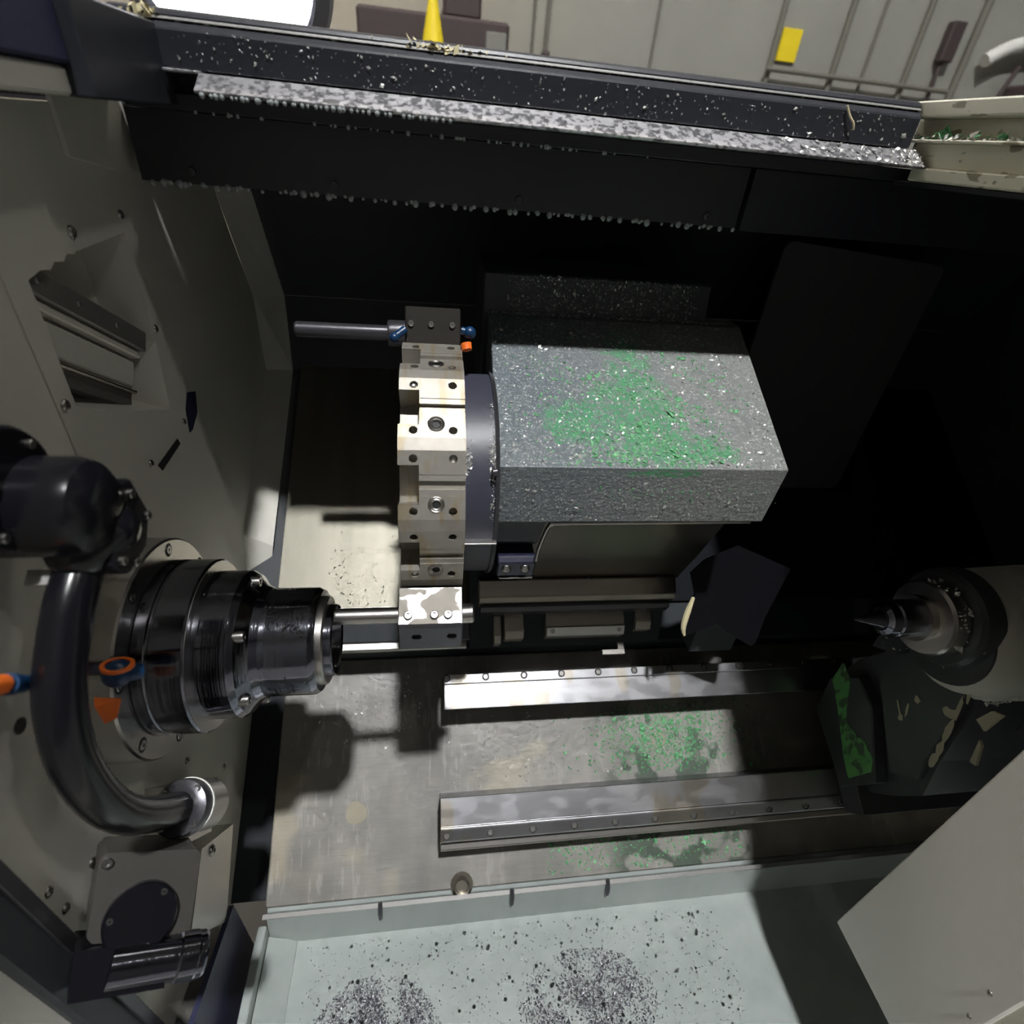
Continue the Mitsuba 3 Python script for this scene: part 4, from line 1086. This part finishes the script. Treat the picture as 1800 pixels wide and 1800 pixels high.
t = 'coolant_ball_valve'
tag(t, 'blue ball jointed coolant nozzle with orange rings, between the curved tube and the steel ring', 'coolant nozzle')
c = np.array([-0.352, 0.442, 1.168])
put(t + '__ball', trimesh.creation.icosphere(3, 0.0155).apply_translation(c), 'blue_plastic', True)
put(t + '__stub', tube([c, c + [0.016, 0.012, -0.012]], [0.0105, 0.009], 20, 2), 'blue_plastic', 30)
put(t + '__orange_ring', moved(turned([(0.0120, -0.002), (0.0165, -0.002), (0.0165, 0.002), (0.0120, 0.002)], 36), c + np.array([0, 0.005, 0.0075]), (0.1, 0.35, 0.94)), 'orange_plastic', 30)
put(t + '__orange_lever', hull([c + np.array(q) for q in ((-0.014, -0.026, -0.006), (0.008, -0.024, -0.014), (0.004, -0.034, -0.034), (-0.008, -0.038, -0.038), (-0.016, -0.020, -0.022), (0.006, -0.018, -0.020), (-0.012, -0.034, -0.012))]), 'orange_plastic')
put(t + '__pipe', tube([c, c + [-0.02, 0.01, -0.004], c + [-0.067, 0.014, -0.006]], 0.007, 16, 3), 'rubber', 30)
t = 'coolant_nozzle_002'
tag(t, 'orange capped nozzle on the wall left of the curved black tube', 'coolant nozzle')
c = np.array([-0.366, 0.357, 1.262])
put(t + '__cap', moved(turned([(0, 0), (0.0085, 0), (0.0080, 0.015), (0.007, 0.018), (0, 0.018)], 28), c - np.array([0, 0.014, -0.017]), (0.1, -0.62, 0.78)), 'orange_plastic', 30)
put(t + '__collar', moved(turned([(0, 0), (0.0095, 0), (0.0095, 0.009), (0, 0.009)], 28), c - np.array([0, 0.006, -0.007]), (0.1, -0.62, 0.78)), 'blue_plastic', 30)
put(t + '__elbow', tube([c - np.array([0, 0.006, -0.008]), c + [-0.005, 0.006, -0.008], c + [-0.054, 0.012, -0.015]], 0.008, 16, 3), 'blue_plastic', 30)

t = 'door_jamb_post'
tag(t, 'dark diagonal looking door jamb post in the lower left corner', 'machine frame')
put(t + '__post', box(-0.445, -0.41, 0.231, 0.283, 0.0, 1.14, 0.004), 'dark_sheet')
put(t + '__lip', box(-0.409, -0.404, 0.268, 0.2835, 0.0, 1.14, 0.001), 'dark_steel')

# ================================================================== lamps and things in the shop behind
t = 'high_bay_lamp'
tag(t, 'round high bay lamp under the shop ceiling', 'lamp')
d = moved(turned([(0, 0), (MAIN_R, 0), (MAIN_R, 0.004), (0, 0.004)], 40), MAIN_POS, (0, 0, -1))
scene[t + '__diffuser'] = {**mikit.ply(d, 'lamp_grey'), 'emitter': emit((1.0, 1.0, 1.0), MAIN_L)}
put(t + '__body', moved(turned([(0, 0.006), (MAIN_R + 0.03, 0.006), (MAIN_R + 0.03, 0.03), (0.12, 0.12), (0.04, 0.2), (0.02, 0.69), (0, 0.69)], 40), MAIN_POS, (0, 0, 1)), 'lamp_grey', 30)
t = 'high_bay_lamp_001'
tag(t, 'second round high bay lamp under the shop ceiling, further right', 'lamp')
d = moved(turned([(0, 0), (MAIN_R, 0), (MAIN_R, 0.004), (0, 0.004)], 40), MAIN2_POS, (0, 0, -1))
scene[t + '__diffuser'] = {**mikit.ply(d, 'lamp_grey'), 'emitter': emit((1.0, 0.97, 0.92), MAIN2_L)}
put(t + '__body', moved(turned([(0, 0.006), (MAIN_R + 0.03, 0.006), (MAIN_R + 0.03, 0.03), (0.12, 0.12), (0.04, 0.2), (0.02, 0.69), (0, 0.69)], 40), MAIN2_POS, (0, 0, 1)), 'lamp_grey', 30)
t = 'strip_lamp'
tag(t, 'long strip lamp hanging in front of the shop wall', 'lamp')
sx, sy, sz = STRIP_POS
d = box(sx - STRIP_SIZE[0] / 2, sx + STRIP_SIZE[0] / 2, sy - STRIP_SIZE[1] / 2, sy + STRIP_SIZE[1] / 2, sz, sz + 0.01, 0.0005)
scene[t + '__diffuser'] = {**mikit.ply(d, 'lamp_grey'), 'emitter': emit((1.0, 0.94, 0.82), STRIP_L)}
put(t + '__body', box(sx - STRIP_SIZE[0] / 2 - 0.02, sx + STRIP_SIZE[0] / 2 + 0.02, sy - STRIP_SIZE[1] / 2 - 0.02, sy + STRIP_SIZE[1] / 2 + 0.02, sz + 0.011, sz + 0.1), 'lamp_grey')
put(t + '__hanger', tube([(sx - 3, sy, sz + 0.09), (sx - 3, sy, 10.6)], 0.012, 8, 2), 'lamp_grey')
put(t + '__hanger', tube([(sx + 3, sy, sz + 0.09), (sx + 3, sy, 10.6)], 0.012, 8, 2), 'lamp_grey')
t = 'round_work_lamp'
tag(t, 'glaring round white work lamp with a grey rim behind the roof beam', 'lamp')
lc, ln = np.array([-0.503, 1.90, 1.985]), np.array([0.10, -0.86, -0.50])
ln /= np.linalg.norm(ln)
scene[t + '__diffuser'] = {**mikit.ply(moved(turned([(0, 0), (0.205, 0), (0.200, 0.004), (0.12, 0.012), (0, 0.016)], 48), lc, ln), 'lamp_grey', smooth=30), 'emitter': emit((1.0, 1.0, 1.05), WORK_L)}
put(t + '__rim', moved(turned([(0.207, -0.03), (0.250, -0.03), (0.256, 0.0), (0.246, 0.020), (0.212, 0.020)], 56), lc, ln), 'lamp_grey', 30)
put(t + '__housing', moved(turned([(0, -0.06), (0.15, -0.06), (0.240, -0.032), (0.206, -0.004), (0, -0.004)], 48), lc, ln), 'lamp_grey', 30)
put(t + '__post', tube([tuple(lc - ln * 0.05), (-0.52, 2.05, 1.9), (-0.52, 2.08, 1.5), (-0.52, 2.08, 0.0)], 0.025, 14, 4), 'lamp_grey', 30)

WY = 5.5
t = 'yellow_sign'
tag(put(t, box(2.787, 2.955, WY - 0.025, WY - 0.004, 2.400, 2.605, 0.002), 'sign_yellow'), 'bright yellow square sign on the shop wall', 'sign')
for (x, r, lab) in ((0.765, 0.012, 'thin dark wall pipe, leftmost above the beam'), (0.872, 0.018, 'dark wall pipe with a knob at its foot, second from the left above the beam'), (1.735, 0.011, 'thin pipe alone between the paired pipes and the yellow sign'),
                    (2.745, 0.022, 'pale wall pipe just left of the yellow sign'), (3.315, 0.024, 'wall pipe first to the right of the yellow sign'), (3.60, 0.013, 'thin wall pipe second to the right of the yellow sign'),
                    (3.985, 0.024, 'dark wall pipe third to the right of the yellow sign'), (4.47, 0.028, 'thick dark wall pipe at the far right of the shop wall')):
    k = put('wall_pipe', tube([(x, WY - r - 0.006, 2.20 if x != 0.872 else 2.27), (x, WY - r - 0.006, 5.0)], r, 12, 2), 'pipe_grey', 30)
    tag(k, lab, 'pipe', 'pipes on the shop wall')
tag(put('pipe_knob', trimesh.creation.icosphere(2, 0.035).apply_translation([0.872, WY - 0.04, 2.25]), 'shop_dark', True), 'small dark knob at the foot of a wall pipe', 'knob')
tag(put('cross_pipe', tube([(2.70, WY - 0.075, 2.335), (4.40, WY - 0.075, 2.335)], 0.018, 12, 2), 'pipe_grey', 30), 'level pipe crossing under the yellow sign on the shop wall', 'pipe')
t = 'switch_box'
tag(t, 'dark box with a cable on the shop wall right of the pipes', 'box')
put(t + '__body', box(4.20, 4.32, WY - 0.09, WY - 0.005, 2.52, 2.78, 0.01), 'shop_dark')
put(t + '__cable', tube([(4.26, WY - 0.04, 2.53), (4.25, WY - 0.05, 2.4), (4.27, WY - 0.04, 2.2)], 0.016, 10, 4), 'shop_dark', 30)
t = 'far_machine'
tag(t, 'blurred dark machine seen over the beam, with a column on top', 'machine')
put(t + '__base', box(-0.505, 0.52, 4.9, 5.45, 0.0, 2.34, 0.02), 'shop_dark')
put(t + '__column', box(0.07, 0.33, 5.0, 5.4, 2.34, 2.58, 0.02), 'shop_dark')
put(t + '__head', box(0.13, 0.27, 4.98, 5.3, 2.58, 2.8, 0.02), 'shop_grey')
put(t + '__panel', box(0.36, 0.50, 4.885, 4.9, 2.17, 2.28, 0.004), 'shop_grey')
tag(put('yellow_cone', moved(turned([(0, 0), (0.075, 0), (0.070, 0.02), (0.028, 0.24), (0, 0.245)], 20), (0.0, 4.80, 2.16), (0, 0, 1)), 'sign_yellow', 30), 'blurred yellow cone in front of the dark far machine', 'cone')
t = 'cone_stand'
tag(put(t, box(-0.09, 0.09, 4.7, 4.885, 0, 2.16, 0.01), 'shop_grey'), 'grey stand under the yellow cone', 'stand')
t = 'white_hose'
tag(put(t, tube([(4.60, WY - 0.1, 2.56), (4.8, WY - 0.1, 2.67), (5.1, WY - 0.12, 2.74), (5.4, WY - 0.1, 2.78)], 0.05, 14, 6), 'white_gasket', 30), 'pale hose on the shop wall at the right edge', 'hose')
t = 'dark_cart'
tag(t, 'dark equipment stand at the right edge in front of the shop wall', 'stand')
put(t + '__body', box(4.90, 5.5, 5.0, 5.4, 0, 2.42, 0.02), 'shop_dark')
put(t + '__leg', tube([(4.78, 5.38, 2.1), (4.93, 5.38, 2.55)], 0.02, 8, 2), 'shop_dark')
